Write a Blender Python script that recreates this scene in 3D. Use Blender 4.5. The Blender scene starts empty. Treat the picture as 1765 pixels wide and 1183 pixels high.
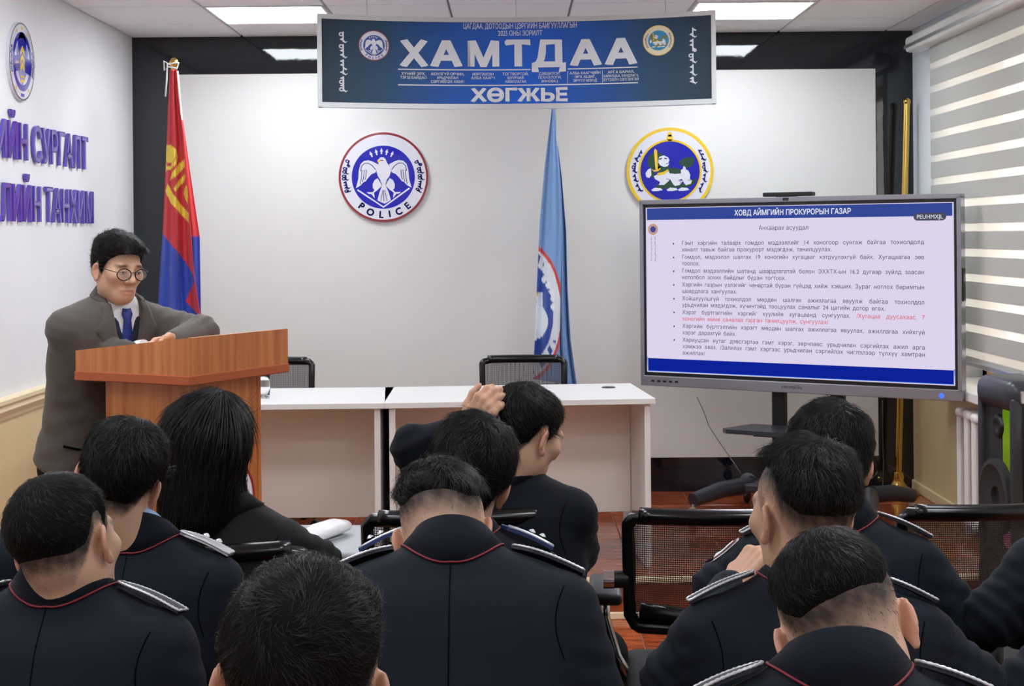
import bpy, bmesh, math, random
import numpy as np
from mathutils import Vector, Matrix, Euler
from mathutils.geometry import tessellate_polygon, delaunay_2d_cdt
from mathutils.bvhtree import BVHTree

scene = bpy.context.scene
COL = scene.collection
PI = math.pi
R = math.radians

# ------------------------------------------------------------------ camera
F_PX, PX0, PY0, CAM_Z, ROLL = 2614.0, 882.5, 405.0, 1.65, R(0.5)
cam_data = bpy.data.cameras.new('camera')
cam_data.sensor_width = 36.0
cam_data.sensor_fit = 'HORIZONTAL'
cam_data.lens = F_PX / 1765.0 * 36.0
cam_data.shift_y = -(591.5 - PY0) / 1765.0
cam_data.clip_start = 0.05
camera = bpy.data.objects.new('camera', cam_data)
COL.objects.link(camera)
camera.location = (0, 0, CAM_Z)
camera.rotation_euler = (PI / 2, ROLL, 0)
scene.camera = camera

# ------------------------------------------------------------------ daylight outside the windows
world = bpy.data.worlds.new('overcast_sky')
scene.world = world
world.use_nodes = True
world.node_tree.nodes['Background'].inputs[0].default_value = (1.0, 0.97, 0.92, 1)
world.node_tree.nodes['Background'].inputs[1].default_value = 1.7

# ------------------------------------------------------------------ exposure
LAMP_STRENGTH = 9.0
vs = scene.view_settings
vs.view_transform = 'Standard'
vs.look = 'None'
vs.exposure = 1.2
vs.gamma = 1.0
vs.use_curve_mapping = False

# ------------------------------------------------------------------ place in the room from a sight line and a distance
_rt = Vector((math.cos(ROLL), 0, -math.sin(ROLL)))
_up = Vector((math.sin(ROLL), 0, math.cos(ROLL)))
def at(px, py, d):
    return Vector((0, d, CAM_Z)) + (_rt * (px - PX0) - _up * (py - PY0)) * (d / F_PX)

# ------------------------------------------------------------------ materials
def lin(c):
    return tuple(((v / 255.0) / 12.92 if v / 255.0 <= 0.04045 else ((v / 255.0 + 0.055) / 1.055) ** 2.4) for v in c[:3])

MATS = {}
def mat(name, rgb, rough=0.5, metal=0.0, spec=0.5, var=0.0, vscale=8.0, bump=0.0, bscale=60.0, coat=0.0,
        stretch=(1, 1, 1), var_rgb=None, emit=None, estr=0.0, sheen=0.0, attr=None, alpha=1.0, trans=0.0, detail=3.0):
    if name in MATS:
        return MATS[name]
    m = bpy.data.materials.new(name)
    m.use_nodes = True
    nt = m.node_tree
    b = nt.nodes['Principled BSDF']
    c = (*lin(rgb), 1)
    b.inputs['Base Color'].default_value = c
    b.inputs['Roughness'].default_value = rough
    b.inputs['Metallic'].default_value = metal
    b.inputs['Specular IOR Level'].default_value = spec
    if coat:
        b.inputs['Coat Weight'].default_value = coat
        b.inputs['Coat Roughness'].default_value = 0.06
    if sheen:
        b.inputs['Sheen Weight'].default_value = sheen
        b.inputs['Sheen Roughness'].default_value = 0.5
    if trans:
        b.inputs['Transmission Weight'].default_value = trans
        b.inputs['IOR'].default_value = 1.45
    if emit:
        b.inputs['Emission Color'].default_value = (*lin(emit), 1)
        b.inputs['Emission Strength'].default_value = estr
    b.inputs['Alpha'].default_value = alpha
    tc = mp = None
    if var or bump:
        tc = nt.nodes.new('ShaderNodeTexCoord')
        mp = nt.nodes.new('ShaderNodeMapping')
        mp.inputs['Scale'].default_value = stretch
        nt.links.new(tc.outputs['Object'], mp.inputs['Vector'])
    base_out = None
    if attr:
        a = nt.nodes.new('ShaderNodeAttribute')
        a.attribute_name = attr
        base_out = a.outputs['Color']
    if var:
        n = nt.nodes.new('ShaderNodeTexNoise')
        n.inputs['Scale'].default_value = vscale
        n.inputs['Detail'].default_value = detail
        nt.links.new(mp.outputs[0], n.inputs['Vector'])
        rmp = nt.nodes.new('ShaderNodeValToRGB')
        rmp.color_ramp.elements[0].position = 0.32
        rmp.color_ramp.elements[1].position = 0.68
        v2 = lin(var_rgb) if var_rgb else tuple(x * (1 - var) for x in lin(rgb))
        rmp.color_ramp.elements[0].color = (*v2, 1) if not attr else (1 - var, 1 - var, 1 - var, 1)
        rmp.color_ramp.elements[1].color = c if not attr else (1, 1, 1, 1)
        nt.links.new(n.outputs['Fac'], rmp.inputs['Fac'])
        if attr:
            mx = nt.nodes.new('ShaderNodeMix')
            mx.data_type = 'RGBA'
            mx.blend_type = 'MULTIPLY'
            mx.inputs['Factor'].default_value = 1
            nt.links.new(base_out, mx.inputs['A'])
            nt.links.new(rmp.outputs['Color'], mx.inputs['B'])
            base_out = mx.outputs['Result']
        else:
            base_out = rmp.outputs['Color']
    if base_out is not None:
        nt.links.new(base_out, b.inputs['Base Color'])
    if bump:
        n2 = nt.nodes.new('ShaderNodeTexNoise')
        n2.inputs['Scale'].default_value = bscale
        n2.inputs['Detail'].default_value = 4
        nt.links.new(mp.outputs[0], n2.inputs['Vector'])
        bp = nt.nodes.new('ShaderNodeBump')
        bp.inputs['Strength'].default_value = bump
        bp.inputs['Distance'].default_value = 0.01
        nt.links.new(n2.outputs['Fac'], bp.inputs['Height'])
        nt.links.new(bp.outputs['Normal'], b.inputs['Normal'])
    MATS[name] = m
    return m

def emis(name, rgb, strength=1.0):
    if name in MATS:
        return MATS[name]
    m = bpy.data.materials.new(name)
    m.use_nodes = True
    nt = m.node_tree
    nt.nodes.clear()
    e = nt.nodes.new('ShaderNodeEmission')
    e.inputs[0].default_value = (*lin(rgb), 1)
    e.inputs[1].default_value = strength
    o = nt.nodes.new('ShaderNodeOutputMaterial')
    nt.links.new(e.outputs[0], o.inputs[0])
    MATS[name] = m
    return m

def mesh_fabric(name, rgb, fx=1500.0, fz=1500.0, hole=0.35):
    """woven chair net: fine threads with real see-through gaps"""
    m = bpy.data.materials.new(name)
    m.use_nodes = True
    nt = m.node_tree
    b = nt.nodes['Principled BSDF']
    b.inputs['Base Color'].default_value = (*lin(rgb), 1)
    b.inputs['Roughness'].default_value = 0.6
    tc = nt.nodes.new('ShaderNodeTexCoord')
    sp = nt.nodes.new('ShaderNodeSeparateXYZ')
    nt.links.new(tc.outputs['Object'], sp.inputs[0])
    def sinw(sock, f):
        mu = nt.nodes.new('ShaderNodeMath'); mu.operation = 'MULTIPLY'; mu.inputs[1].default_value = f
        si = nt.nodes.new('ShaderNodeMath'); si.operation = 'SINE'
        nt.links.new(sock, mu.inputs[0]); nt.links.new(mu.outputs[0], si.inputs[0])
        return si.outputs[0]
    mn = nt.nodes.new('ShaderNodeMath'); mn.operation = 'MINIMUM'
    nt.links.new(sinw(sp.outputs['X'], fx), mn.inputs[0]); nt.links.new(sinw(sp.outputs['Z'], fz), mn.inputs[1])
    gt = nt.nodes.new('ShaderNodeMath'); gt.operation = 'GREATER_THAN'; gt.inputs[1].default_value = -hole
    nt.links.new(mn.outputs[0], gt.inputs[0])
    inv = nt.nodes.new('ShaderNodeMath'); inv.operation = 'SUBTRACT'; inv.inputs[0].default_value = 1.0
    nt.links.new(gt.outputs[0], inv.inputs[1])
    nt.links.new(inv.outputs[0], b.inputs['Alpha'])
    return m

# ------------------------------------------------------------------ objects
def tag(o, label=None, cat=None, group=None, kind=None):
    if label: o['label'] = label
    if cat: o['category'] = cat
    if group: o['group'] = group
    if kind: o['kind'] = kind
    return o

def empty(name, loc=(0, 0, 0), rz=0.0, label=None, cat=None, group=None):
    o = bpy.data.objects.new(name, None)
    o.empty_display_size = 0.1
    COL.objects.link(o)
    o.location = loc
    o.rotation_euler = (0, 0, rz)
    return tag(o, label, cat, group)

def link_mesh(name, me, material, parent=None, smooth=False):
    o = bpy.data.objects.new(name, me)
    COL.objects.link(o)
    if material is not None:
        if isinstance(material, (list, tuple)):
            for q in material: me.materials.append(q)
        else:
            me.materials.append(material)
    if parent is not None:
        o.parent = parent
    if smooth:
        me.polygons.foreach_set('use_smooth', [True] * len(me.polygons))
    return o

def arr_mesh(name, V, Fc, material, parent=None, smooth=True):
    me = bpy.data.meshes.new(name)
    V = np.asarray(V, dtype=np.float64)
    me.from_pydata(V.tolist(), [], Fc.tolist() if isinstance(Fc, np.ndarray) else Fc)
    me.update()
    return link_mesh(name, me, material, parent, smooth)

def copy_tree(o, parent=None):
    c = o.copy()
    COL.objects.link(c)
    c.parent = parent
    for ch in list(o.children):
        copy_tree(ch, c)
    return c

class MB:
    """collects shapes in one bmesh, then becomes one mesh object"""
    def __init__(self):
        self.bm = bmesh.new()
    def box(self, c, s, rot=None, bevel=0.0, segs=2):
        r = bmesh.ops.create_cube(self.bm, size=1.0)
        vs_ = r['verts']
        M = Matrix.Translation(Vector(c)) @ (rot.to_4x4() if rot is not None else Matrix.Identity(4)) @ Matrix.Diagonal((s[0], s[1], s[2], 1))
        bmesh.ops.transform(self.bm, matrix=M, verts=vs_)
        if bevel > 0:
            es = list({e for v in vs_ for e in v.link_edges})
            bmesh.ops.bevel(self.bm, geom=es, offset=bevel, segments=segs, profile=0.5, affect='EDGES')
        return self
    def box2(self, a, b, bevel=0.0, segs=2):
        a, b = Vector(a), Vector(b)
        return self.box((a + b) / 2, [abs(b[i] - a[i]) for i in range(3)], None, bevel, segs)
    def tube(self, pts, rad, segs=10, cap=True, closed=False, flat=None):
        pts = [Vector(p) for p in pts]
        n = len(pts)
        if not isinstance(rad, (list, tuple)):
            rad = [rad] * n
        rings = []
        t0 = (pts[1] - pts[0]).normalized()
        ref = Vector((0, 0, 1)) if abs(t0.z) < 0.9 else Vector((1, 0, 0))
        u = t0.cross(ref).normalized()
        for i, p in enumerate(pts):
            if closed:
                t = (pts[(i + 1) % n] - pts[i - 1]).normalized()
            else:
                t = (pts[min(i + 1, n - 1)] - pts[max(i - 1, 0)]).normalized()
            u = (u - t * u.dot(t)).normalized()
            w = t.cross(u)
            ring = []
            for k in range(segs):
                a = 2 * PI * k / segs
                f = flat if flat else 1.0
                ring.append(self.bm.verts.new(p + (u * math.cos(a) + w * math.sin(a) * f) * rad[i]))
            rings.append(ring)
        last = n if closed else n - 1
        for i in range(last):
            a, b = rings[i], rings[(i + 1) % n]
            for k in range(segs):
                self.bm.faces.new((a[k], a[(k + 1) % segs], b[(k + 1) % segs], b[k]))
        if cap and not closed:
            self.bm.faces.new(list(reversed(rings[0])))
            self.bm.faces.new(rings[-1])
        return self
    def lathe(self, prof, c=(0, 0, 0), segs=24, axis=None):
        M = Matrix.Translation(Vector(c)) @ (axis.to_4x4() if axis is not None else Matrix.Identity(4))
        rings = []
        for r_, z in prof:
            if r_ < 1e-6:
                rings.append([self.bm.verts.new(M @ Vector((0, 0, z)))])
            else:
                rings.append([self.bm.verts.new(M @ Vector((r_ * math.cos(2 * PI * k / segs), r_ * math.sin(2 * PI * k / segs), z))) for k in range(segs)])
        for a, b in zip(rings, rings[1:]):
            for k in range(segs):
                k2 = (k + 1) % segs
                if len(a) == 1 and len(b) == 1: continue
                if len(a) == 1: self.bm.faces.new((a[0], b[k2], b[k]))
                elif len(b) == 1: self.bm.faces.new((a[k], a[k2], b[0]))
                else: self.bm.faces.new((a[k], a[k2], b[k2], b[k]))
        return self
    def prism(self, poly, vec, M=None):
        """polygon (3d points) swept along vec, closed"""
        v = Vector(vec)
        P = [Vector(p) for p in poly]
        if M is not None:
            P = [M @ p for p in P]
        a = [self.bm.verts.new(p) for p in P]
        b = [self.bm.verts.new(p + v) for p in P]
        n = len(P)
        for k in range(n):
            self.bm.faces.new((a[k], a[(k + 1) % n], b[(k + 1) % n], b[k]))
        self.bm.faces.new(list(reversed(a)))
        self.bm.faces.new(b)
        return self
    def grid(self, P):
        """P[i][j] -> quads"""
        vv = [[self.bm.verts.new(p) for p in row] for row in P]
        for i in range(len(vv) - 1):
            for j in range(len(vv[0]) - 1):
                self.bm.faces.new((vv[i][j], vv[i][j + 1], vv[i + 1][j + 1], vv[i + 1][j]))
        return self
    def build(self, name, material, parent=None, smooth=False, auto=False):
        bmesh.ops.recalc_face_normals(self.bm, faces=self.bm.faces)
        me = bpy.data.meshes.new(name)
        if auto:
            for f in self.bm.faces: f.smooth = True
            for e in self.bm.edges:
                if len(e.link_faces) == 2 and e.calc_face_angle(0) > R(38):
                    e.smooth = False
        self.bm.to_mesh(me)
        self.bm.free()
        return link_mesh(name, me, material, parent, smooth)

def rect(x0, y0, x1, y1):
    return [(x0, y0), (x1, y0), (x1, y1), (x0, y1)]

# ------------------------------------------------------------------ flat print: polygons, strokes and lettering in a plane
class Print:
    def __init__(self):
        self.V, self.Fc = [], []
    def tri(self, pts, tris):
        o = len(self.V)
        self.V += [(p[0], p[1]) for p in pts]
        self.Fc += [tuple(o + i for i in t) for t in tris]
    def poly(self, pts):
        t = tessellate_polygon([[Vector((p[0], p[1], 0)) for p in pts]])
        self.tri(pts, t)
    def disc(self, c, r, r2=None, n=40, a0=0, a1=2 * PI):
        r2 = r if r2 is None else r2
        self.poly([(c[0] + r * math.cos(a0 + (a1 - a0) * k / n), c[1] + r2 * math.sin(a0 + (a1 - a0) * k / n)) for k in range(n)])
    def ring(self, c, ra, rb, n=64, a0=0, a1=2 * PI):
        pts = []
        for k in range(n + 1):
            a = a0 + (a1 - a0) * k / n
            pts += [(c[0] + ra * math.cos(a), c[1] + ra * math.sin(a)), (c[0] + rb * math.cos(a), c[1] + rb * math.sin(a))]
        self.tri(pts, [t for k in range(n) for t in ((2 * k, 2 * k + 1, 2 * k + 3), (2 * k, 2 * k + 3, 2 * k + 2))])
    def stroke(self, pts, w):
        n = len(pts)
        ws = w if isinstance(w, (list, tuple)) else [w] * n
        L = []
        for i in range(n):
            a, b = pts[max(0, i - 1)], pts[min(n - 1, i + 1)]
            dx, dy = b[0] - a[0], b[1] - a[1]
            l = math.hypot(dx, dy) or 1
            nx, ny = -dy / l * ws[i] / 2, dx / l * ws[i] / 2
            L += [(pts[i][0] + nx, pts[i][1] + ny), (pts[i][0] - nx, pts[i][1] - ny)]
        self.tri(L, [t for k in range(n - 1) for t in ((2 * k, 2 * k + 1, 2 * k + 3), (2 * k, 2 * k + 3, 2 * k + 2))])
    def add(self, other, fn):
        self.tri([fn(p) for p in other.V], other.Fc)
    def build(self, name, material, parent, fn, thick=None):
        """fn maps (u, v) -> 3d point"""
        V = [fn(u, v) for u, v in self.V]
        o = arr_mesh(name, [tuple(p) for p in V], self.Fc, material, parent, False)
        return o

GLYPHS = {}
_tc = bpy.data.curves.new('glyph_probe', 'FONT')
_to = bpy.data.objects.new('glyph_probe', _tc)
COL.objects.link(_to)
_tc.resolution_u = 3
_tc.fill_mode = 'NONE'
def _width(s):
    _tc.body = s
    dg = bpy.context.evaluated_depsgraph_get()
    me = bpy.data.meshes.new_from_object(_to.evaluated_get(dg))
    xs = [v.co.x for v in me.vertices]
    r_ = (min(xs), max(xs)) if xs else (0, 0)
    bpy.data.meshes.remove(me)
    return r_[1] - r_[0]
_WHH = None
def glyph(ch, bold):
    """triangles of one letter (cap height about 0.7) filled by winding number, and its advance"""
    global _WHH
    key = (ch, bold)
    if key in GLYPHS:
        return GLYPHS[key]
    _tc.size = 1.0
    _tc.offset = 0.0
    if _WHH is None:
        _WHH = _width('НН')
    adv = _width('Н' + ch + 'Н') - _WHH if ch != ' ' else 0.28
    P = Print()
    if ch != ' ':
        _tc.offset = 0.0
        _tc.body = ch
        dg = bpy.context.evaluated_depsgraph_get()
        me = bpy.data.meshes.new_from_object(_to.evaluated_get(dg))
        n = len(me.vertices)
        nxt = {e.vertices[0]: e.vertices[1] for e in me.edges}
        co = [(v.co.x, v.co.y) for v in me.vertices]
        loops, seen = [], set()
        # splines come out as runs of vertex indices
        adjv = {}
        for e in me.edges:
            a, b = e.vertices
            adjv.setdefault(a, []).append(b); adjv.setdefault(b, []).append(a)
        for s in range(n):
            if s in seen or s not in adjv: continue
            lp, cur, prev = [s], s, None
            seen.add(s)
            while True:
                opts = [q for q in adjv[cur] if q != prev and q not in seen]
                if not opts: break
                q = (cur + 1) if (cur + 1) in opts else opts[0]
                lp.append(q); seen.add(q); prev, cur = cur, q
            if len(lp) > 2: loops.append([co[i] for i in lp])
        bpy.data.meshes.remove(me)
        pts, edges = [], []
        for lp in loops:
            o = len(pts)
            pts += [Vector(p) for p in lp]
            edges += [(o + i, o + (i + 1) % len(lp)) for i in range(len(lp))]
        if pts:
            vv, ee, ff = delaunay_2d_cdt(pts, edges, [], 0, 1e-5)[:3]
            def wind(x, y):
                w = 0
                for lp in loops:
                    for i in range(len(lp)):
                        (x0, y0), (x1, y1) = lp[i], lp[(i + 1) % len(lp)]
                        if y0 <= y < y1 and (x1 - x0) * (y - y0) - (x - x0) * (y1 - y0) > 0: w += 1
                        elif y1 <= y < y0 and (x1 - x0) * (y - y0) - (x - x0) * (y1 - y0) < 0: w -= 1
                return w
            keep = []
            for f in ff:
                cx = sum(vv[i].x for i in f) / len(f); cy = sum(vv[i].y for i in f) / len(f)
                if wind(cx, cy) != 0: keep.append(tuple(f))
            P.tri([(v.x, v.y) for v in vv], keep)
            if bold > 0:
                for lp in loops:
                    P.stroke(lp + [lp[0], lp[1]], bold * 1.5)
    GLYPHS[key] = (P, adv)
    return GLYPHS[key]

CAP = 0.73
def text(P, s, x0, base, cap, x1=None, bold=0.0, xs=1.0, space=0.0, align='L', word=0.0):
    """one line of lettering; with x1 it is stretched in width to end there"""
    pen, items = 0.0, []
    for ch in s:
        g, adv = glyph(ch, bold)
        items.append((g, pen))
        pen += adv + space + (word if ch == ' ' else 0)
    k = cap / CAP
    kx = k * xs
    if x1 is not None and pen > 0:
        kx = (x1 - x0) / pen
    tot = pen * kx
    off = x0 if (align == 'L' or x1 is not None) else (x0 - tot / 2 if align == 'C' else x0 - tot)
    for g, p in items:
        P.add(g, lambda q, p=p: (off + (q[0] + p) * kx, base + q[1] * k))
    return tot

def script_strokes(P, seed, x, y0, y1, w=0.012, amp=0.02):
    """vertical running script: a spine with teeth, loops and tails"""
    rnd = random.Random(seed)
    y = y0
    L = abs(y1 - y0)
    while y > y1 + L * 0.06:
        wl = rnd.uniform(0.14, 0.26) * L
        ye = max(y1, y - wl)
        P.stroke([(x, y), (x, ye)], w * 0.8)
        n = max(2, int((y - ye) / (amp * 0.9)))
        for i in range(n):
            yy = y - (y - ye) * (i + 0.5) / n
            t = rnd.random()
            if t < 0.5:
                P.stroke([(x, yy + amp * .3), (x - amp * .7, yy), (x, yy - amp * .15)], w)
            elif t < 0.75:
                c = (x - amp * .5, yy)
                P.stroke([(c[0] + amp * .45 * math.cos(a * .7), c[1] + amp * .4 * math.sin(a * .7)) for a in range(10)], w * .7)
            else:
                P.stroke([(x, yy + amp * .2), (x + amp * .8, yy - amp * .2)], w)
        P.stroke([(x, ye + amp * .4), (x + amp * .5, ye - amp * .1), (x + amp * 1.0, ye + amp * .2)], [w, w * .9, w * .3])
        y = ye - L * 0.035

# every letter that is needed, made while the scene is still empty (quick)
for _s, _b in (('ЦАГДАА, ДОТООДЫН ЦЭРГИЙН БАЙГУУЛЛАГЫН2025 ОНЫ ЗОРИЛТ', .012), ('ХАМТДААӨГЖЬЕPOLICE', .06),
               ('ХҮНИЙ ЭРХ,ТЭГШ БАЙДАЛАЮУЛГҮЙ ОРЧИН,УРЬДЧИЛАНСЭРГИЙЛЭХ АЖИЛМЭРГЭШСЭНТОГТВОРТОЙ,ДЭВШИЛТЭТТЕХНОЛОГИ,ИННОВАЦАРГА БАРИЛ,БҮТЭЭЛЧPEUHMXJLPOLICE', .03),
               ('ХОВД АЙМГИЙН ПРОКУРОРЫН ГАЗАР', .028), ('Анхаарах асуудал', .004), ('абвгдежзийклмнопрстуфхцчшщъыьэюяөүАБГДЗНЭХТ0123456789.,-/ PEUHMXJL', .006),
               ('ИЙН СУРГАЛТЛТАНХИМ', .020), ('HIKVISON', .04)):
    for _c in sorted(set(_s)): glyph(_c, _b)
# ================================================================== the room
YB, XL, XR, ZC, PLAT, PY, YR = 8.7, -2.17, 2.306, 2.80, 0.17, 6.5, -1.6
M_wall = mat('white_wall_paint', (233, 234, 236), 0.6, var=0.03, vscale=3, bump=0.03, bscale=120)
M_plaster = mat('pale_rough_plaster', (222, 228, 234), 0.8, bump=0.35, bscale=90)
M_black = mat('black_glossy_wall_film', (22, 26, 33), 0.035, spec=0.6, bump=0.05, bscale=5.0)
M_panel = mat('white_satin_wall_panel', (226, 225, 222), 0.42, var=0.02, vscale=2)
M_ceil = mat('pale_ceiling_tile', (238, 237, 237), 0.8, bump=0.6, bscale=30, stretch=(1, 3, 1))
M_grid = mat('grey_ceiling_rail', (150, 148, 148), 0.5)
M_cream = mat('cream_wall_panel', (226, 203, 156), 0.45, var=0.05, vscale=2.5, stretch=(3, 3, .4))
M_creamtrim = mat('cream_trim', (236, 217, 176), 0.4)
M_tile = mat('red_brown_wood_look_tile', (176, 86, 48), 0.12, spec=0.5, var=0.5, vscale=7, stretch=(1, 4, 1), var_rgb=(104, 44, 26), detail=6)
M_tile2 = mat('orange_brown_wood_look_tile', (188, 102, 62), 0.12, spec=0.5, var=0.5, vscale=6, stretch=(1, 5, 1), var_rgb=(122, 56, 34), detail=6)
M_grout = mat('pale_grout', (176, 130, 104), 0.7)
M_white = mat('white_lacquer', (240, 240, 238), 0.35)

def struct(mb, name, m, parent=None, **k):
    o = mb.build(name, m, parent, **k)
    if parent is None:
        o['kind'] = 'structure'
    return o

floor = struct(MB().box2((XL - .1, YR - .1, -.1), (XR + .1, PY, -.006)), 'floor', M_grout)
plat = struct(MB().box2((XL, PY + .012, -.006), (XR, YB, PLAT - .006)), 'floor_platform', M_grout)
tag(plat, 'raised platform floor with glossy red brown tiles at the front of the room')
tag(floor, 'lower tiled floor where the audience sits')
# tiles: one shared mesh each, small open joints
def tile_mesh(name, sx, sy, sz, bev=0.002):
    mb = MB().box((0, 0, 0), (sx, sy, sz), None, bev, 1)
    me = bpy.data.meshes.new(name)
    mb.bm.to_mesh(me); mb.bm.free()
    return me
TS = 0.4515
nx = int(round((XR - XL) / TS))
tw = (XR - XL) / nx
tms = [tile_mesh('tile', tw - .004, TS - .004, .008) for _ in range(2)]
tms[0].materials.append(M_tile); tms[1].materials.append(M_tile2)
rnd = random.Random(5)
def lay(parent, y0, y1, z):
    y = y1
    while y > y0 + .05:
        h = min(TS, y - y0)
        for i in range(nx):
            o = bpy.data.objects.new('tile', tms[rnd.randrange(2)])
            COL.objects.link(o)
            o.parent = parent
            o.location = (XL + tw * (i + .5), y - h / 2, z)
            o.scale = (1, h / TS, 1)
            if h > TS * .99 and rnd.random() < .5: o.rotation_euler = (0, 0, PI)
        y -= TS
lay(plat, PY + .03, YB, PLAT - .004)
lay(floor, YR, PY, -.004)
for i in range(nx):
    o = bpy.data.objects.new('riser_tile', tile_mesh('riser_tile', tw - .004, .01, PLAT - .02))
    o.data.materials.append(M_tile); COL.objects.link(o); o.parent = plat
    o.location = (XL + tw * (i + .5), PY + .007, PLAT / 2 - .01)
MB().box2((XL, PY - .006, PLAT - .018), (XR, PY + .03, PLAT + .004), .004).build('nosing', M_creamtrim, plat)
MB().box2((XL, PY - .016, 0), (XR, PY + .002, .03), .005).build('foot_trim', M_creamtrim, plat)

# back wall: dark film with a white panel
wb = struct(MB().box2((XL - .1, YB, -.1), (XR + .1, YB + .12, ZC + .1)), 'wall_back', M_black)
MB().box2((-1.907, YB - .012, .365), (2.09, YB, 2.585), .002).build('wall_panel', M_panel, wb)
# left wall
wl = struct(MB().box2((XL - .12, YR - .1, -.1), (XL, YB + .12, ZC + .1)), 'wall_left', M_wall)
y = YB
while y > YR:
    y2 = max(YR, y - .62)
    MB().box2((XL, y2 + .002, 0), (XL + .012, y - .002, .90), .002, 1).build('panel', M_cream, wl)
    y = y2
mb = MB()
mb.prism([(XL, YR, .885), (XL + .018, YR, .885), (XL + .022, YR, .90), (XL + .034, YR, .925), (XL + .03, YR, .945), (XL + .04, YR, .955), (XL + .04, YR, .972), (XL, YR, .978)], (0, YB - .013 - YR, 0))
struct(mb, 'trim_1', M_creamtrim)
struct(MB().box2((XL + .012, YR, .0), (XL + .026, PY - .02, .09), .004), 'baseboard_left', M_creamtrim)
# right wall with the window opening
OY0, OY1, OZ0, OZ1 = 3.2, 8.0, .88, 2.62
mb = MB()
mb.box2((XR, YR - .1, -.1), (XR + .3, OY0, ZC + .1)); mb.box2((XR, OY1, -.1), (XR + .3, YB + .12, ZC + .1))
mb.box2((XR, OY0, -.1), (XR + .3, OY1, OZ0 - .05)); mb.box2((XR, OY0, OZ1), (XR + .3, OY1, ZC + .1))
wr = struct(mb, 'wall_right', M_plaster)
y = YB
while y > YR:
    y2 = max(YR, y - .62)
    MB().box2((XR - .014, y2 + .002, 0), (XR, y - .002, .83), .002, 1).build('panel', M_cream, wr)
    y = y2
struct(MB().box2((XR - .03, PY + .03, PLAT), (XR - .014, YB - .014, PLAT + .06), .005), 'baseboard_right', M_creamtrim)
struct(MB().box2((XL - .1, YR - .12, -.1), (XR + .3, YR, ZC + .1)), 'wall_rear', M_wall)
M_sill = mat('white_sill', (240, 238, 232), 0.35)
struct(MB().box2((XR - .13, OY0 - .05, OZ0 - .05), (XR + .25, OY1 - .01, OZ0), .006), 'trim_2', M_sill)['label'] = 'white window sill board under the striped blind'
# window frame, panes
M_wood = mat('honey_wood_frame', (222, 176, 118), 0.45, var=0.2, vscale=5, stretch=(1, 1, 8))
M_glass = mat('window_glass', (255, 255, 255), 0.0, trans=1.0)
win = empty('window_1', (XR + .2, (OY0 + OY1) / 2, OZ0)); win['kind'] = 'structure'
mb = MB()
hh = OZ1 - OZ0; L = OY1 - OY0
mb.box((0, 0, .06), (.06, L, .12)); mb.box((0, 0, hh - .04), (.06, L, .08))
for k in range(5):
    mb.box((0, -L / 2 + .03 + (L - .06) * k / 4, hh / 2), (.06, .07, hh))
mb.build('window_frame', M_wood, win)
for k in range(4):
    MB().box((0, -L / 2 + .03 + (L - .06) * (k + .5) / 4, hh / 2 + .02), (.006, (L - .06) / 4 - .07, hh - .2)).build('pane', M_glass, win)
# ceiling: slab, rails, tiles
ceil = struct(MB().box2((XL - .1, YR - .1, ZC + .02), (XR + .3, YB + .12, ZC + .12)), 'ceiling', M_grid)
XS = [XL, -1.537, -.922, -.307, .307, .922, 1.537, 2.152, XR]
YS = [YB]
y = 8.155
while y > YR:
    YS.append(y); y -= .61
YS.append(YR)
LIGHTS = set()
for j in range(1, len(YS) - 1):
    if (j - 1) % 3 == 0 and YS[j + 1] > -1.0:
        LIGHTS |= {(1, j), (5, j)}
cache = {}
for j in range(len(YS) - 1):
    for i in range(len(XS) - 1):
        if (i, j) in LIGHTS: continue
        sx, sy = XS[i + 1] - XS[i] - .012, YS[j] - YS[j + 1] - .012
        if sx < .02 or sy < .02: continue
        key = (round(sx, 3), round(sy, 3))
        if key not in cache:
            cache[key] = tile_mesh('ceiling_tile', sx, sy, .02, .003); cache[key].materials.append(M_ceil)
        o = bpy.data.objects.new('ceiling_tile', cache[key]); COL.objects.link(o); o.parent = ceil
        o.location = ((XS[i] + XS[i + 1]) / 2, (YS[j] + YS[j + 1]) / 2, ZC + .01)
M_diff = emis('lamp_diffuser_glow', (244, 249, 255), LAMP_STRENGTH)
M_lframe = mat('white_lamp_frame', (235, 235, 235), .4)
lnames = {}
for (i, j) in sorted(LIGHTS, key=lambda q: (q[1], q[0])):
    cx, cy = (XS[i] + XS[i + 1]) / 2, (YS[j] + YS[j + 1]) / 2
    side = 'left' if i == 1 else 'right'
    row = (j - 1) // 3
    where = ['nearest the dark front wall', 'over the platform edge', 'over the lectern', 'over the middle seats', 'over the rearmost seats'][min(row, 4)]
    t = empty('ceiling_light', (cx, cy, ZC), 0, 'square white LED ceiling panel on the %s side, %s' % (side, where), 'ceiling light', 'square ceiling light panels')
    a, b = .296, .285
    mb = MB()
    for (x0, y0, x1, y1) in ((-a, -a, a, -b), (-a, b, a, a), (-a, -b, -b, b), (b, -b, a, b)):
        mb.box2((x0, y0, -.004), (x1, y1, .018))
    mb.build('frame', M_lframe, t)
    MB().box2((-b, -b, .002), (b, b, .010)).build('diffuser', M_diff, t)

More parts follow.
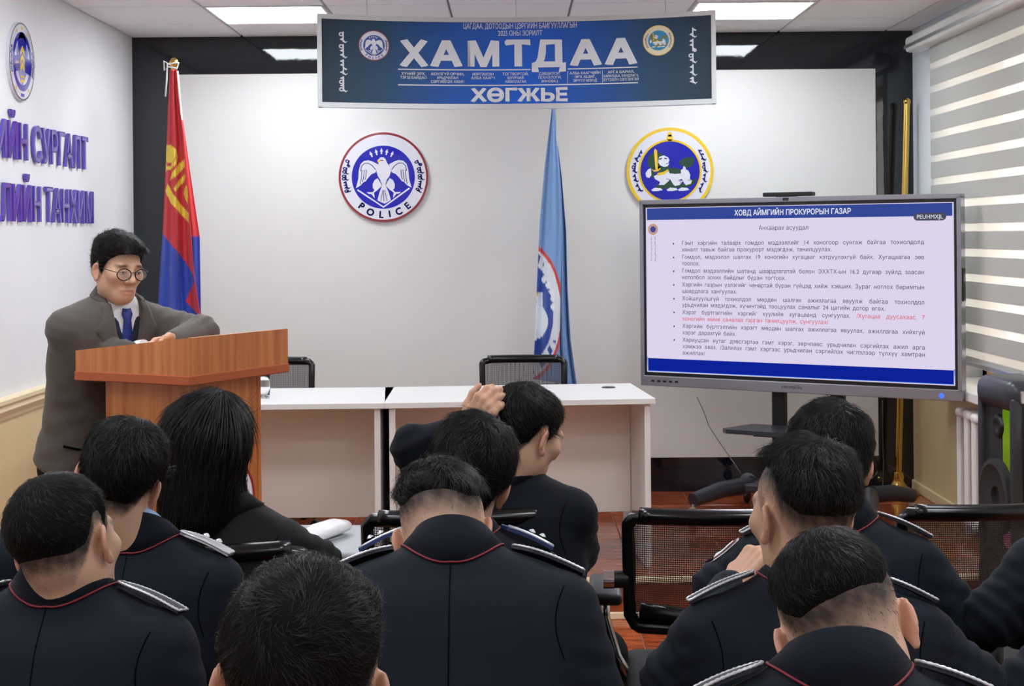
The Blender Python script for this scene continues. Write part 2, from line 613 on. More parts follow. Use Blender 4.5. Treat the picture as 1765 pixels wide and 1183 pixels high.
# ------------------------------------------------------------------ striped roller blind at the window
def fabric(name, rgb, tl, tr):
    m = bpy.data.materials.new(name); m.use_nodes = True
    nt = m.node_tree; nt.nodes.clear()
    d = nt.nodes.new('ShaderNodeBsdfDiffuse'); d.inputs[0].default_value = (*lin(rgb), 1)
    l = nt.nodes.new('ShaderNodeBsdfTranslucent'); l.inputs[0].default_value = (*lin(rgb), 1)
    t = nt.nodes.new('ShaderNodeBsdfTransparent')
    m1 = nt.nodes.new('ShaderNodeMixShader'); m1.inputs[0].default_value = tl
    m2 = nt.nodes.new('ShaderNodeMixShader'); m2.inputs[0].default_value = tr
    o = nt.nodes.new('ShaderNodeOutputMaterial')
    nt.links.new(d.outputs[0], m1.inputs[1]); nt.links.new(l.outputs[0], m1.inputs[2])
    nt.links.new(m1.outputs[0], m2.inputs[1]); nt.links.new(t.outputs[0], m2.inputs[2])
    nt.links.new(m2.outputs[0], o.inputs[0])
    return m
M_opq = fabric('grey_blind_band', (198, 199, 196), .38, 0.0)
M_shr = fabric('sheer_blind_band', (238, 236, 230), .5, .35)
M_alu = mat('brushed_aluminium', (205, 208, 210), .3, metal=.9)
bl = empty('roller_blind', (XR - .066, 5.65, 1.0), 0, 'striped grey and sheer roller blind with white cassette covering the window', 'blind')
BL = 8.1 - 3.1
off = 5.6 - 5.65
mb = MB().box((-.02, off + .1, 1.675), (.10, BL + .3, .085), None, .02, 3)
mb.build('cassette', mat('pale_grey_cassette', (226, 226, 222), .35), bl, auto=True)
MB().box((-.072, off + .1, 1.662), (.006, BL + .3, .018)).build('cassette_trim', M_alu, bl)
z = 1.632
k = 0
while z > .02:
    h1 = min(.085, z - .01)
    if h1 < .02: break
    MB().box((0, off, z - h1 / 2), (.0015, BL, h1)).build('opaque_band', M_opq, bl)
    z -= h1
    h2 = min(.038, z - .0)
    if h2 <= .005: break
    MB().box((.004, off, z - h2 / 2), (.001, BL + .0, h2 + .004)).build('sheer_band', M_shr, bl)
    z -= h2
MB().box((0, off, 0), (.016, BL, .024), None, .004).build('bottom_rail', M_alu, bl)

# ------------------------------------------------------------------ radiator under the window
M_rad = mat('white_radiator_enamel', (238, 238, 236), .35, bump=.1, bscale=40)
rd = empty('radiator', (XR - .075, 7.05, PLAT), 0, 'white ribbed radiator under the window behind the black loudspeaker', 'radiator')
for k in range(8):
    yy = -.42 + .12 * k
    mb = MB()
    for q in (-.034, 0, .034):
        mb.tube([(q, yy, .07), (q, yy, .57)], .0155, 8)
    mb.box((0, yy, .585), (.1, .075, .045), None, .018, 3); mb.box((0, yy, .07), (.1, .075, .05), None, .018, 3)
    mb.build('radiator_section', M_rad, rd, auto=True)
for yy in (-.36, .36): MB().box((0, yy, .025), (.05, .03, .05)).build('foot', M_rad, rd)
for zz in (.585, .07): MB().tube([(0, -.48, zz), (0, .48, zz)], .016, 8).build('pipe', M_rad, rd, smooth=True)

# ------------------------------------------------------------------ black party loudspeaker
M_spk = mat('dark_grey_plastic', (46, 50, 57), .35)
M_blk = mat('black_plastic', (15, 16, 18), .4)
M_grille = mat('black_speaker_grille', (24, 24, 26), .45, bump=.6, bscale=900)
sp = empty('loudspeaker', (2.135, 6.22, 0), R(4), 'tall black loudspeaker with green and orange lit front beside the radiator', 'loudspeaker')
mb = MB().box((0.012, 0, .5), (.30, .35, 1.0), None, .03, 3)
mb.build('body', M_blk, sp, auto=True)
mb = MB().box((-.01, 0, .985), (.345, .372, .13), None, .05, 4); mb.build('top_cap', M_spk, sp, auto=True)
for s in (-1, 1):
    MB().box((-.145, s * .168, .5), (.05, .03, .96), None, .013, 3).build('front_pillar', M_spk, sp, auto=True)
def led_mat():
    m = bpy.data.materials.new('coloured_led_front'); m.use_nodes = True
    nt = m.node_tree; nt.nodes.clear()
    tc = nt.nodes.new('ShaderNodeTexCoord'); s = nt.nodes.new('ShaderNodeSeparateXYZ')
    nt.links.new(tc.outputs['Object'], s.inputs[0])
    r = nt.nodes.new('ShaderNodeValToRGB'); e = r.color_ramp.elements
    e[0].position = .0; e[0].color = (*lin((120, 60, 30)), 1)
    e[1].position = .92; e[1].color = (*lin((150, 205, 40)), 1)
    for p, c in ((.30, (215, 130, 70)), (.52, (190, 30, 190)), (.64, (150, 160, 40)), (.80, (176, 225, 60))):
        q = e.new(p); q.color = (*lin(c), 1)
    nt.links.new(s.outputs['Z'], r.inputs['Fac'])
    em = nt.nodes.new('ShaderNodeEmission'); em.inputs[1].default_value = .15
    nt.links.new(r.outputs[0], em.inputs[0])
    o = nt.nodes.new('ShaderNodeOutputMaterial'); nt.links.new(em.outputs[0], o.inputs[0])
    return m
MB().box((-.141, .07, .49), (.012, .20, .88)).build('grille', M_grille, sp)
MB().box((-.141, -.1, .49), (.012, .13, .88)).build('led_front', led_mat(), sp)
AX = Matrix.Rotation(-PI / 2, 3, 'Y')
for zc, rr in ((.56, .155), (.22, .16)):
    w = MB().lathe([(0, -.0), (.04, .004), (.045, .02), (rr * .8, .026), (rr * .86, .034), (rr, .03), (rr, 0)], (-.147, .0, zc), 28, AX).build('woofer', M_grille, sp, auto=True)
MB().lathe([(0, 0), (.02, .012), (.035, .016), (.045, .012), (.05, 0)], (-.147, -.0, .85), 20, AX).build('tweeter', M_blk, sp, auto=True)
for q in range(5): MB().lathe([(0, .02), (.014, .018), (.016, 0)], (0, -.12 + .05 * q, 1.048), 12).build('knob', M_alu, sp, auto=True)
MB().box((-.1, -.188, .985), (.07, .01, .05), None, .004).build('side_badge', M_alu, sp)
MB().tube([(-.02, -.172, .96), (-.02, -.205, .95), (-.02, -.21, .90), (-.02, -.205, .85), (-.02, -.172, .84)], .012, 8).build('side_handle', M_spk, sp, smooth=True)

# ------------------------------------------------------------------ desks on the platform
M_desk = mat('white_laminate_desk', (226, 226, 224), .38, var=.02, vscale=3)
M_desk2 = mat('cream_laminate_panel', (240, 236, 228), .45)
def desk(loc, rz, label):
    t = empty('office_desk', loc, rz, label, 'desk', 'white desks on the platform')
    W, Dp, H = 1.2, .70, .75
    MB().box((W / 2, Dp / 2, H - .0125), (W - .004, Dp, .025), None, .0015, 1).build('desktop', M_desk, t)
    for x in (.035, W - .035):
        MB().box((x, Dp / 2, (H - .025) / 2), (.026, Dp - .04, H - .025), None, .0015, 1).build('side_panel', M_desk, t)
    MB().box((W / 2, Dp * .62, H - .025 - .275), (W - .1, .018, .55)).build('modesty_panel', M_desk2, t)
    return t
dB = desk((at(661, 700, 6.60).x, 6.62, PLAT), R(4.5), 'white desk with black cable grommet standing beside the interactive screen')
dA = desk((at(660, 700, 6.60).x - 1.194, 6.605, PLAT), R(.8), 'white desk standing directly behind the wooden lectern')
MB().lathe([(0, .004), (.03, .004), (.034, 0)], (1.06, .50, .75), 20).build('grommet', M_blk, dB)

# plastic cup of water on the desk
M_clear = mat('clear_plastic', (255, 255, 255), .03, trans=1.0)
gp = at(457, 684, 6.9)
t = MB().lathe([(0, .002), (.026, .0), (.028, .02), (.031, .05), (.028, .08), (.033, .12), (.031, .121), (.026, .08), (.0285, .05), (.025, .012), (0, .008)], (gp.x, 6.86, PLAT + .75), 24).build('water_tumbler', M_clear, None, smooth=True)
tag(t, 'clear ribbed plastic water tumbler on the white desk behind the lectern', 'tumbler')

# ------------------------------------------------------------------ wooden lectern
M_lec = mat('orange_brown_wood_veneer', (204, 130, 72), .32, var=.4, vscale=5, stretch=(7, 7, .35), var_rgb=(166, 92, 44), detail=4)
M_lec2 = mat('red_brown_edge_band', (168, 82, 40), .4)
lec = empty('lectern', (-.983, 4.60, 0), R(62), 'orange brown wooden lectern with a raised tray the speaker leans on', 'lectern')
# local x runs along the front face, local y towards the speaker (left in the picture)
LW, LD, ZB = .50, .46, 1.20
def lec_side(x):
    mb = MB()
    mb.prism([(x, 0, ZB + .03), (x, LD, ZB + .03), (x, LD, ZB + .095), (x, 0, ZB + .145)], (.018, 0, 0))
    return mb
lec_side(0).build('tray_side', M_lec, lec); lec_side(LW - .018).build('tray_side', M_lec, lec)
MB().box2((.018, 0, ZB + .03), (LW - .018, .018, ZB + .145)).build('tray_front', M_lec, lec)
MB().box2((-.004, -.004, ZB), (LW + .004, LD + .004, ZB + .03), .003, 1).build('tray_base', M_lec2, lec)
mb = MB(); mb.prism([(.018, .018, ZB + .105), (.018, LD, ZB + .062), (.018, LD, ZB + .05), (.018, .018, ZB + .093)], (LW - .036, 0, 0)); mb.build('writing_top', M_lec, lec)
MB().box2((.07, .06, .03), (.088, LD - .06, ZB)).build('body_side', M_lec, lec)
MB().box2((LW - .088, .06, .03), (LW - .07, LD - .06, ZB)).build('body_side', M_lec, lec)
MB().box2((.088, .062, .03), (LW - .088, .08, ZB)).build('body_front', M_lec, lec)
MB().box2((.04, .03, 0), (LW - .04, LD - .03, .05), .004, 1).build('plinth', M_lec2, lec)
MB().box2((.09, .09, .62), (LW - .09, LD - .07, .638)).build('shelf', M_lec, lec)
P = Print(); P.disc((.25, .80), .145)
plq = P.build('front_emblem', mat('emblem_white', (236, 234, 240), .3), lec, lambda u, v: (u, .061, v))
P = Print(); P.ring((.25, .80), .145, .134)
P.build('front_emblem_ring', mat('emblem_red', (150, 28, 40), .35), lec, lambda u, v: (u, .0602, v))
P = Print(); P.disc((.25, .80), .10)
P.build('front_emblem_disc', mat('emblem_blue', (38, 44, 170), .3), lec, lambda u, v: (u, .0602, v))

# ------------------------------------------------------------------ wall emblems
E_white = mat('acrylic_white', (226, 226, 236), .12, coat=.6)
E_red = mat('acrylic_red', (140, 42, 44), .2, coat=.5)
E_blue = mat('acrylic_blue', (26, 30, 172), .12, coat=.6)
E_ink = mat('acrylic_navy', (34, 34, 120), .2)
E_yel = mat('acrylic_yellow', (236, 196, 44), .15, coat=.5)
E_grn = mat('acrylic_green', (16, 64, 44), .2, coat=.4)
E_gold = mat('acrylic_pale_gold', (240, 214, 130), .2, coat=.4)

def pz(pts, cx, cy, r):
    return [((x - cx) / r, (cy - y) / r) for x, y in pts]

def eagle_prints():
    """unit-radius police emblem: layers of print"""
    W, Bl, Ik = Print(), Print(), Print()
    LT = []
    c = (590, 620, 450)
    Q = lambda pts: pz(pts, *c)
    mir = lambda pts: [(1184 - x, y) for x, y in pts][::-1]
    body = [(560, 424), (590, 422), (612, 440), (628, 480), (655, 515), (665, 560), (650, 610), (620, 650), (607, 700), (578, 700), (560, 650), (535, 610), (520, 560), (527, 510), (545, 480), (532, 468), (535, 448)]
    W.poly(Q(body))
    wing = [(537, 492), (480, 462), (440, 450), (395, 458), (362, 490), (345, 550), (338, 640), (315, 728), (352, 706), (372, 690), (385, 672), (412, 660), (432, 632), (470, 590), (512, 572), (522, 540)]
    W.poly(Q(wing)); W.poly(Q(mir(wing)))
    thigh = [(535, 628), (500, 650), (482, 690), (484, 728), (500, 748), (480, 770), (420, 768), (440, 785), (468, 788), (500, 830), (498, 800), (492, 775), (530, 748), (572, 706), (565, 665)]
    W.poly(Q(thigh)); W.poly(Q(mir(thigh)))
    W.poly(Q([(578, 695), (607, 695), (640, 770), (662, 850), (630, 868), (600, 885), (565, 870), (527, 850), (550, 770)]))
    W.stroke(Q([(330, 745), (588, 918), (848, 732)]), .034)
    for k, (x, y) in enumerate([(467, 388), (520, 368), (572, 358), (625, 368), (678, 388)]):
        a = R(-24 + 12 * k)
        f = lambda p: ((x + p[0] * math.cos(a) - p[1] * math.sin(a)), (y + p[0] * math.sin(a) + p[1] * math.cos(a)))
        W.poly(Q([f(p) for p in [(0, -30), (17, 8), (7, 4), (7, 32), (-7, 32), (-7, 4), (-17, 8)]]))
    for x0 in (375, 398, 420):
        ln = [(x0, 545), (x0 - 4, 610), (x0 - 16, 690 - (x0 - 375))]
        Bl.stroke(Q(ln), .016); Bl.stroke(Q(mir(ln)), .016)
    arc = [(362, 560), (372, 510), (400, 482), (440, 480), (480, 505), (512, 545)]
    Bl.stroke(Q(arc), .018); Bl.stroke(Q(mir(arc)), .018)
    for x0 in (560, 592, 624):
        Bl.stroke(Q([(592 + (x0 - 592) * .3, 750), (x0, 860)]), .014)
    Bl.stroke(Q([(535, 628), (572, 690)]), .016); Bl.stroke(Q(mir([(535, 628), (572, 690)])), .016)
    Bl.stroke(Q([(556, 450), (590, 455)]), .02)
    for ch, (x, y) in zip('POLICE', [(370, 905), (458, 965), (565, 990), (648, 985), (738, 960), (825, 905)]):
        ang = math.atan2(x - 592, y - 620)
        g, adv = glyph(ch, .06)
        kk = .155 / CAP
        X, Y = Q([(x, y)])[0]
        LT.append(Print())
        LT[-1].add(g, lambda q: (X + ((q[0] - adv / 2) * kk) * math.cos(ang) - (q[1] * kk - .078) * math.sin(ang), Y + ((q[0] - adv / 2) * kk) * math.sin(ang) + (q[1] * kk - .078) * math.cos(ang)))
    S = Print()
    script_strokes(S, 11, 0, .5, -.5, .045, .085)
    for sgn, a0 in ((-1, 178), (1, 2)):
        Ik.add(S, lambda q, sgn=sgn, a0=a0: ((.84 + sgn * q[0] * .9) * math.cos(R(a0) - sgn * -q[1] * .86), (.84 + sgn * q[0] * .9) * math.sin(R(a0) - sgn * -q[1] * .86)))
    return W, Bl, Ik, LT

def lion_prints():
    Wt, G, Y, Ik = Print(), Print(), Print(), Print()
    c = (562, 560, 443)
    Q = lambda pts: pz(pts, *c)
    G.poly(Q([(350, 400), (390, 375), (450, 372), (500, 390), (470, 420), (455, 470), (470, 520), (430, 545), (370, 540), (335, 500), (335, 440)]))
    G.poly(Q([(440, 510), (500, 520), (555, 500), (548, 545), (500, 580), (440, 590), (420, 560)]))
    G.poly(Q([(545, 535), (600, 525), (668, 540), (672, 585), (610, 588), (552, 582)]))
    G.poly(Q([(650, 490), (665, 450), (720, 422), (800, 420), (812, 455), (795, 500), (750, 530), (715, 525), (690, 515)]))
    G.poly(Q([(412, 705), (470, 690), (540, 660), (600, 640), (640, 680), (700, 690), (760, 660), (828, 632), (812, 690), (760, 715), (690, 735), (620, 730), (560, 735), (480, 740), (420, 738)]))
    G.poly(Q([(365, 545), (402, 555), (412, 600), (385, 628), (358, 600)]))
    Wt.poly(Q([(452, 415), (500, 400), (540, 420), (556, 450), (545, 470), (552, 490), (535, 512), (500, 518), (462, 500), (442, 470)]))
    Wt.poly(Q([(340, 540), (368, 530), (372, 600), (350, 628), (320, 618), (312, 580)]))
    Wt.poly(Q([(430, 595), (500, 585), (550, 560), (555, 582), (610, 590), (672, 585), (670, 550), (700, 535), (745, 555), (765, 600), (760, 640), (785, 660), (770, 690), (720, 705), (700, 680), (680, 640), (640, 655), (690, 660), (660, 700), (610, 712), (590, 690), (560, 640), (548, 660), (500, 700), (445, 700), (460, 670), (410, 640), (395, 610)]))
    Wt.poly(Q([(690, 540), (700, 508), (718, 525), (725, 550)]))
    for x in (370, 525, 640):
        Wt.poly(Q([(x, 748), (x + 35, 728), (x + 95, 732), (x + 115, 752), (x + 60, 762), (x + 10, 762)]))
    Y.poly(Q([(412, 332), (432, 350), (438, 545), (414, 545), (400, 350)]))
    Y.poly(Q([(372, 540), (400, 550), (440, 545), (462, 525), (468, 535), (440, 560), (400, 565)]))
    Y.poly(Q([(430, 580), (490, 570), (540, 540), (548, 555), (500, 595), (440, 606)]))
    Ik.stroke(Q([(450, 440), (480, 432)]), .03); Ik.stroke(Q([(505, 430), (530, 436)]), .03)
    Ik.stroke(Q([(520, 488), (545, 480)]), .014)
    for p in ([(520, 640), (545, 640), (550, 655)], [(650, 660), (672, 668), (660, 690)], [(740, 655), (770, 650), (775, 670)]): Ik.stroke(Q(p), .012)
    S = Print()
    script_strokes(S, 23, 0, .5, -.5, .035, .075)
    for sgn, a0 in ((-1, 182), (1, -2)):
        Ik.add(S, lambda q, sgn=sgn, a0=a0: ((.81 + sgn * q[0] * .9) * math.cos(R(a0) - sgn * -q[1] * 1.35), (.81 + sgn * q[0] * .9) * math.sin(R(a0) - sgn * -q[1] * 1.35)))
    return Wt, G, Y, Ik

EW, EB, EI, ELT = eagle_prints()
LWt, LG, LY, LI = lion_prints()

def put(P, name, m, parent, r, z, fnmap=None):
    return P.build(name, m, parent, fnmap if fnmap else (lambda u, v: (u * r, -z, v * r)))

def single(fn):
    P = Print(); fn(P); return P

pc = at(661, 305.5, YB - .03)
em1 = empty('police_emblem', (pc.x, YB - .012, pc.z), 0, 'round blue and white emblem with an eagle and red rim on the white wall', 'emblem')
r1 = .258
AXY = Matrix.Rotation(PI / 2, 3, 'X')
MB().lathe([(0, .018), (r1 * .985, .018), (r1, .014), (r1, 0), (0, 0)], (0, 0, 0), 72, AXY).build('plaque', E_white, em1, auto=True)
put(single(lambda P: P.ring((0, 0), .945, .995, 72)), 'rim', E_red, em1, r1, .0188)
put(single(lambda P: P.disc((-.004, 0), .70, None, 72)), 'blue_disc', E_blue, em1, r1, .0188)
put(EW, 'eagle', E_white, em1, r1, .0194)
put(EB, 'feather_lines', E_ink, em1, r1, .0198)
put(EI, 'lettering', E_ink, em1, r1, .0192)
for q_ in ELT: put(q_, 'letter', E_ink, em1, r1, .0192)
EIA = Print(); EIA.add(EI, lambda q: q)
for q_ in ELT: EIA.add(q_, lambda q: q)
put(single(lambda P: P.poly(pz([(532, 445), (556, 448), (556, 470), (540, 475), (533, 462)], 590, 620, 450))), 'beak', E_yel, em1, r1, .0199)

pc = at(1155, 295, YB - .03)
em2 = empty('lion_emblem', (pc.x, YB - .012, pc.z), 0, 'round blue emblem with a green maned lion, sword and yellow rim above the screen', 'emblem')
r2 = .25
MB().lathe([(0, .018), (r2 * .985, .018), (r2, .014), (r2, 0), (0, 0)], (0, 0, 0), 72, AXY).build('plaque', E_white, em2, auto=True)
put(single(lambda P: (P.ring((0, 0), .925, .998, 72), P.ring((0, 0), .675, .725, 72), P.disc((0, .84), .055), P.disc((0, .76), .075))), 'rim', E_yel, em2, r2, .0188)
put(single(lambda P: P.disc((0, 0), .68, None, 72)), 'blue_disc', E_blue, em2, r2, .0188)
put(LG, 'mane', E_grn, em2, r2, .0193); put(LWt, 'lion', E_white, em2, r2, .0197); put(LY, 'sword', E_yel, em2, r2, .0202); put(LI, 'lettering', E_ink, em2, r2, .0204)

# emblem on the left wall
yc, zc, r3 = 6.69, 2.433, .172
em3 = empty('shield_emblem', (XL, yc, zc), PI / 2, 'round blue emblem with a yellow plume on the left wall above the lettering', 'emblem')
MB().lathe([(0, .016), (r3 * .985, .016), (r3, .012), (r3, 0), (0, 0)], (0, 0, 0), 64, AXY).build('plaque', E_white, em3, auto=True)
put(single(lambda P: P.ring((0, 0), .955, .998, 64)), 'rim', mat('emblem_slate', (70, 72, 92), .3), em3, r3, .0166)
put(single(lambda P: (P.ring((0, 0), .60, .76, 64), P.disc((0, .42), .34), P.poly([(-.6, -.3), (-.2, -.25), (-.2, .15), (-.6, .1)]), P.poly([(.6, -.3), (.2, -.25), (.2, .15), (.6, .1)]))), 'blue_ring', E_blue, em3, r3, .0168)
put(single(lambda P: P.poly([(-.45, .35), (.45, .35), (.42, -.2), (0, -.62), (-.42, -.2)])), 'shield', mat('emblem_lilac', (138, 140, 200), .25), em3, r3, .0167)
def plume(P):
    for k in range(3):
        y0 = .32 - k * .2
        P.poly([(0, y0 + .1), (.17, y0 - .06), (.17, y0 - .2), (0, y0 - .06), (-.17, y0 - .2), (-.17, y0 - .06)])
    P.poly([(-.16, -.36), (.16, -.36), (.16, -.42), (-.16, -.42)]); P.poly([(-.14, -.46), (.14, -.46), (.12, -.54), (-.12, -.54)])
    for a in (60, 90, 120, 235, 305): P.disc((.86 * math.cos(R(a)), .86 * math.sin(R(a))), .05, None, 12)
put(single(plume), 'plume', E_yel, em3, r3, .0174)
S_ = Print(); script_strokes(S_, 5, 0, .5, -.5, .05, .08)
PP = Print()
for sgn, a0 in ((-1, 180), (1, 0)):
    PP.add(S_, lambda q, sgn=sgn, a0=a0: ((.86 + sgn * q[0] * .8) * math.cos(R(a0) - sgn * -q[1] * .8), (.86 + sgn * q[0] * .8) * math.sin(R(a0) - sgn * -q[1] * .8)))
PP.poly([(-.15, -.82), (.15, -.82), (.13, -.9), (-.13, -.9)])
put(PP, 'lettering', E_blue, em3, r3, .0170)

# raised lettering on the left wall
M_letter = mat('violet_acrylic_letters', (92, 66, 184), .16, spec=.5, coat=.5)
def wall_line(s, y0, y1, base, cap, label):
    t = empty('wall_lettering', (XL, y0, base), 0, label, 'lettering', 'violet letters on the left wall')
    pens, pen = [], 0
    for ch in s:
        g, adv = glyph(ch, .020); pens.append((g, pen, ch)); pen += adv
    k = cap / CAP; kx = (y1 - y0) / pen
    for g, p, ch in pens:
        if not g.V: continue
        bm = bmesh.new()
        vv = [bm.verts.new((.017, (q[0] + p) * kx, q[1] * k)) for q in g.V]
        used = set()
        for f in g.Fc:
            try: bm.faces.new([vv[i] for i in f])
            except ValueError: pass
        bmesh.ops.delete(bm, geom=[v for v in bm.verts if not v.link_faces], context='VERTS')
        ex = bmesh.ops.extrude_face_region(bm, geom=list(bm.faces))
        bmesh.ops.translate(bm, vec=(-.013, 0, 0), verts=[e for e in ex['geom'] if isinstance(e, bmesh.types.BMVert)])
        bmesh.ops.recalc_face_normals(bm, faces=bm.faces)
        me = bpy.data.meshes.new('letter'); bm.to_mesh(me); bm.free()
        link_mesh('letter', me, M_letter, t)
    return t
wall_line('ИЙН СУРГАЛТ', 6.345, 7.73, 2.0, .162, 'upper line of raised violet letters on the left wall')
wall_line('ЛИЙН ТАНХИМ', 6.405, 7.83, 1.728, .162, 'lower line of raised violet letters on the left wall')

# ------------------------------------------------------------------ hanging banner
bc = (at(548, 105, 7.0) + at(1233, 100, 7.0)) / 2
BW, BH, BOW = 1.838, .415, .19
bz0 = at(548, 183, 7.0).z + .004
ban = empty('ceiling_banner', (bc.x, 7.0, bz0), R(.0), 'long blue banner with white lettering in a silver frame hanging from the ceiling', 'banner')
def bcurve(u): return BOW * (1 - (2 * u - 1) ** 2)
def bmap(u, v, dz=0.0):
    return (BW * (u - .5), bcurve(u) - dz, BH * (1 - v))
def banner_mat():
    m = bpy.data.materials.new('blue_banner_print'); m.use_nodes = True
    nt = m.node_tree; b = nt.nodes['Principled BSDF']
    tc = nt.nodes.new('ShaderNodeTexCoord'); s = nt.nodes.new('ShaderNodeSeparateXYZ')
    nt.links.new(tc.outputs['Object'], s.inputs[0])
    mr = nt.nodes.new('ShaderNodeMapRange'); mr.inputs[1].default_value = -BW / 2; mr.inputs[2].default_value = BW / 2
    nt.links.new(s.outputs['X'], mr.inputs[0])
    r = nt.nodes.new('ShaderNodeValToRGB'); e = r.color_ramp.elements
    e[0].position = 0; e[0].color = (*lin((24, 46, 58)), 1)
    e[1].position = 1; e[1].color = (*lin((24, 46, 58)), 1)
    for p, c in ((.16, (22, 70, 104)), (.34, (14, 88, 180)), (.52, (10, 96, 214)), (.68, (14, 86, 178)), (.84, (22, 70, 104))):
        q = e.new(p); q.color = (*lin(c), 1)
    nt.links.new(mr.outputs[0], r.inputs['Fac']); nt.links.new(r.outputs[0], b.inputs['Base Color'])
    b.inputs['Roughness'].default_value = .32
    return m
N = 24
mb = MB()
def band(mb, v0, v1, dz0, dz1, u0=0., u1=1., n=N):
    """closed curved bar between heights v0..v1 and depths dz0..dz1"""
    rows = []
    for k in range(n + 1):
        u = u0 + (u1 - u0) * k / n
        rows.append([bmap(u, v0, dz0), bmap(u, v1, dz0), bmap(u, v1, dz1), bmap(u, v0, dz1), bmap(u, v0, dz0)])
    mb.grid(rows)
    for rw in (rows[0], rows[-1]): mb.bm.faces.new([mb.bm.verts.new(p) for p in rw[:4]])
    return mb
band(MB(), .02, .98, .0, -.03, .004, .996).build('print_panel', banner_mat(), ban)
fr = MB(); band(fr, -.02, .035, .012, -.04); band(fr, .965, 1.02, .012, -.04)
band(fr, -.02, 1.02, .012, -.04, 0, .011, 1); band(fr, -.02, 1.02, .012, -.04, .989, 1, 1)
fr.build('frame', mat('silver_banner_frame', (214, 218, 220), .28, metal=.6), ban)
bu = lambda x: (x - 18) / 1734.0
B_txt = mat('banner_white_ink', (226, 232, 240), .4)
BP = Print()
text(BP, 'ЦАГДАА, ДОТООДЫН ЦЭРГИЙН БАЙГУУЛЛАГЫН', bu(648), -.105, .062, bu(1157), .012)
text(BP, '2025 ОНЫ ЗОРИЛТ', bu(803), -.185, .058, bu(1002), .012)
for ch, a, b in zip('ХАМТДАА', (367, 500, 667, 832, 953, 1122, 1277), (493, 645, 808, 948, 1105, 1265, 1420)):
    g, adv = glyph(ch, .06)
    xs_ = [q[0] for f in g.Fc for q in [g.V[i] for i in f]]
    x0_, x1_ = min(xs_), max(xs_)
    kx = (bu(b) - bu(a)) / (x1_ - x0_)
    ky = .30 / CAP * .96
    BP.add(g, lambda q: (bu(a) + (q[0] - x0_) * kx, -.535 + q[1] * ky))
for a, b, v in ((360, 948, .575), (1113, 1420, .575), (360, 1422, .752)):
    n = 12
    BP.stroke([(bu(a) + (bu(b) - bu(a)) * k / n, -v) for k in range(n + 1)], .012)
cols = [(427, ['ХҮНИЙ ЭРХ,', 'ТЭГШ БАЙДАЛ']), (577, ['АЮУЛГҮЙ ОРЧИН,', 'УРЬДЧИЛАН', 'СЭРГИЙЛЭХ АЖИЛ']), (735, ['МЭРГЭШСЭН', 'АЛБА ХААГЧ']), (880, ['ТОГТВОРТОЙ,', 'ШУУРХАЙ', 'АЖИЛЛАГАА']),
        (1032, ['ДЭВШИЛТЭТ', 'ТЕХНОЛОГИ,', 'ИННОВАЦ']), (1190, ['АЛБА ХААГЧИЙН', 'ЭРХ АШИГ,', 'ЭРҮҮЛ МЭНД']), (1348, ['АРГА БАРИЛ,', 'ХАРИЛЦАА, ХАНДЛАГА,', 'БҮТЭЭЛЧ СЭТГЭЛГЭЭ'])]
for cx, rows in cols:
    for k, s in enumerate(rows):
        w = len(s) * 10.6
        if len(s) > 16: w = 155
        text(BP, s, bu(cx - w / 2), -(.638 + .043 * k), .030, bu(cx + w / 2), .03)
for x in (1113, 1267):
    BP.stroke([(bu(x), -.6), (bu(x), -.74)], .0012)
text(BP, 'ХӨГЖЬЕ', bu(680), -.935, .148, bu(1117), .06)
BP.build('white_lettering', B_txt, ban, lambda u, v: bmap(u, -v, .003))
for sd_, x_, va, vb in ((3, 126, -.17, -.86), (8, 1657, -.16, -.78)):
    S1 = Print(); script_strokes(S1, sd_, 0, va, vb, .018, .045)
    S1.build('script_lettering', B_txt, ban, lambda u, v: bmap(bu(x_) + u * BH / BW, -v, .003))
def mini(cu, cv, r, layers):
    for k, (P, m, nm) in enumerate(layers):
        P.build(nm, m, ban, lambda u, v, k=k: bmap(cu + u * r / BW, cv - v * r / BH, .0034 + .0006 * k))
b_blue = mat('banner_emblem_blue', (52, 84, 160), .4); b_cyan = mat('banner_emblem_cyan', (52, 146, 196), .4); b_red = mat('banner_emblem_red', (150, 70, 80), .4)
mini(bu(257), .315, .071, [(single(lambda P: P.disc((0, 0), .98, None, 48)), B_txt, 'emblem_disc'), (single(lambda P: P.ring((0, 0), .94, 1.0)), b_red, 'emblem_rim'), (single(lambda P: P.disc((0, 0), .69, None, 48)), b_blue, 'emblem_field'), (EW, B_txt, 'emblem_eagle'), (EIA, b_blue, 'emblem_lettering')])
mini(bu(1511), .285, .071, [(single(lambda P: P.disc((0, 0), .98, None, 48)), mat('banner_emblem_cream', (234, 228, 196), .4), 'emblem_disc'), (single(lambda P: P.ring((0, 0), .94, 1.0)), E_gold, 'emblem_rim'), (single(lambda P: P.disc((0, 0), .66, None, 48)), b_cyan, 'emblem_field'), (LG, mat('banner_olive', (120, 130, 70), .4), 'emblem_mane'), (LWt, B_txt, 'emblem_lion'), (LY, E_yel, 'emblem_sword'), (LI, b_blue, 'emblem_lettering')])
for u in (.12, .5, .88):
    x, y, z = bmap(u, 0)
    MB().tube([(x, y + .015, z), (x, y + .015, ZC - bz0)], .0025, 6).build('hanging_wire', M_alu, ban)

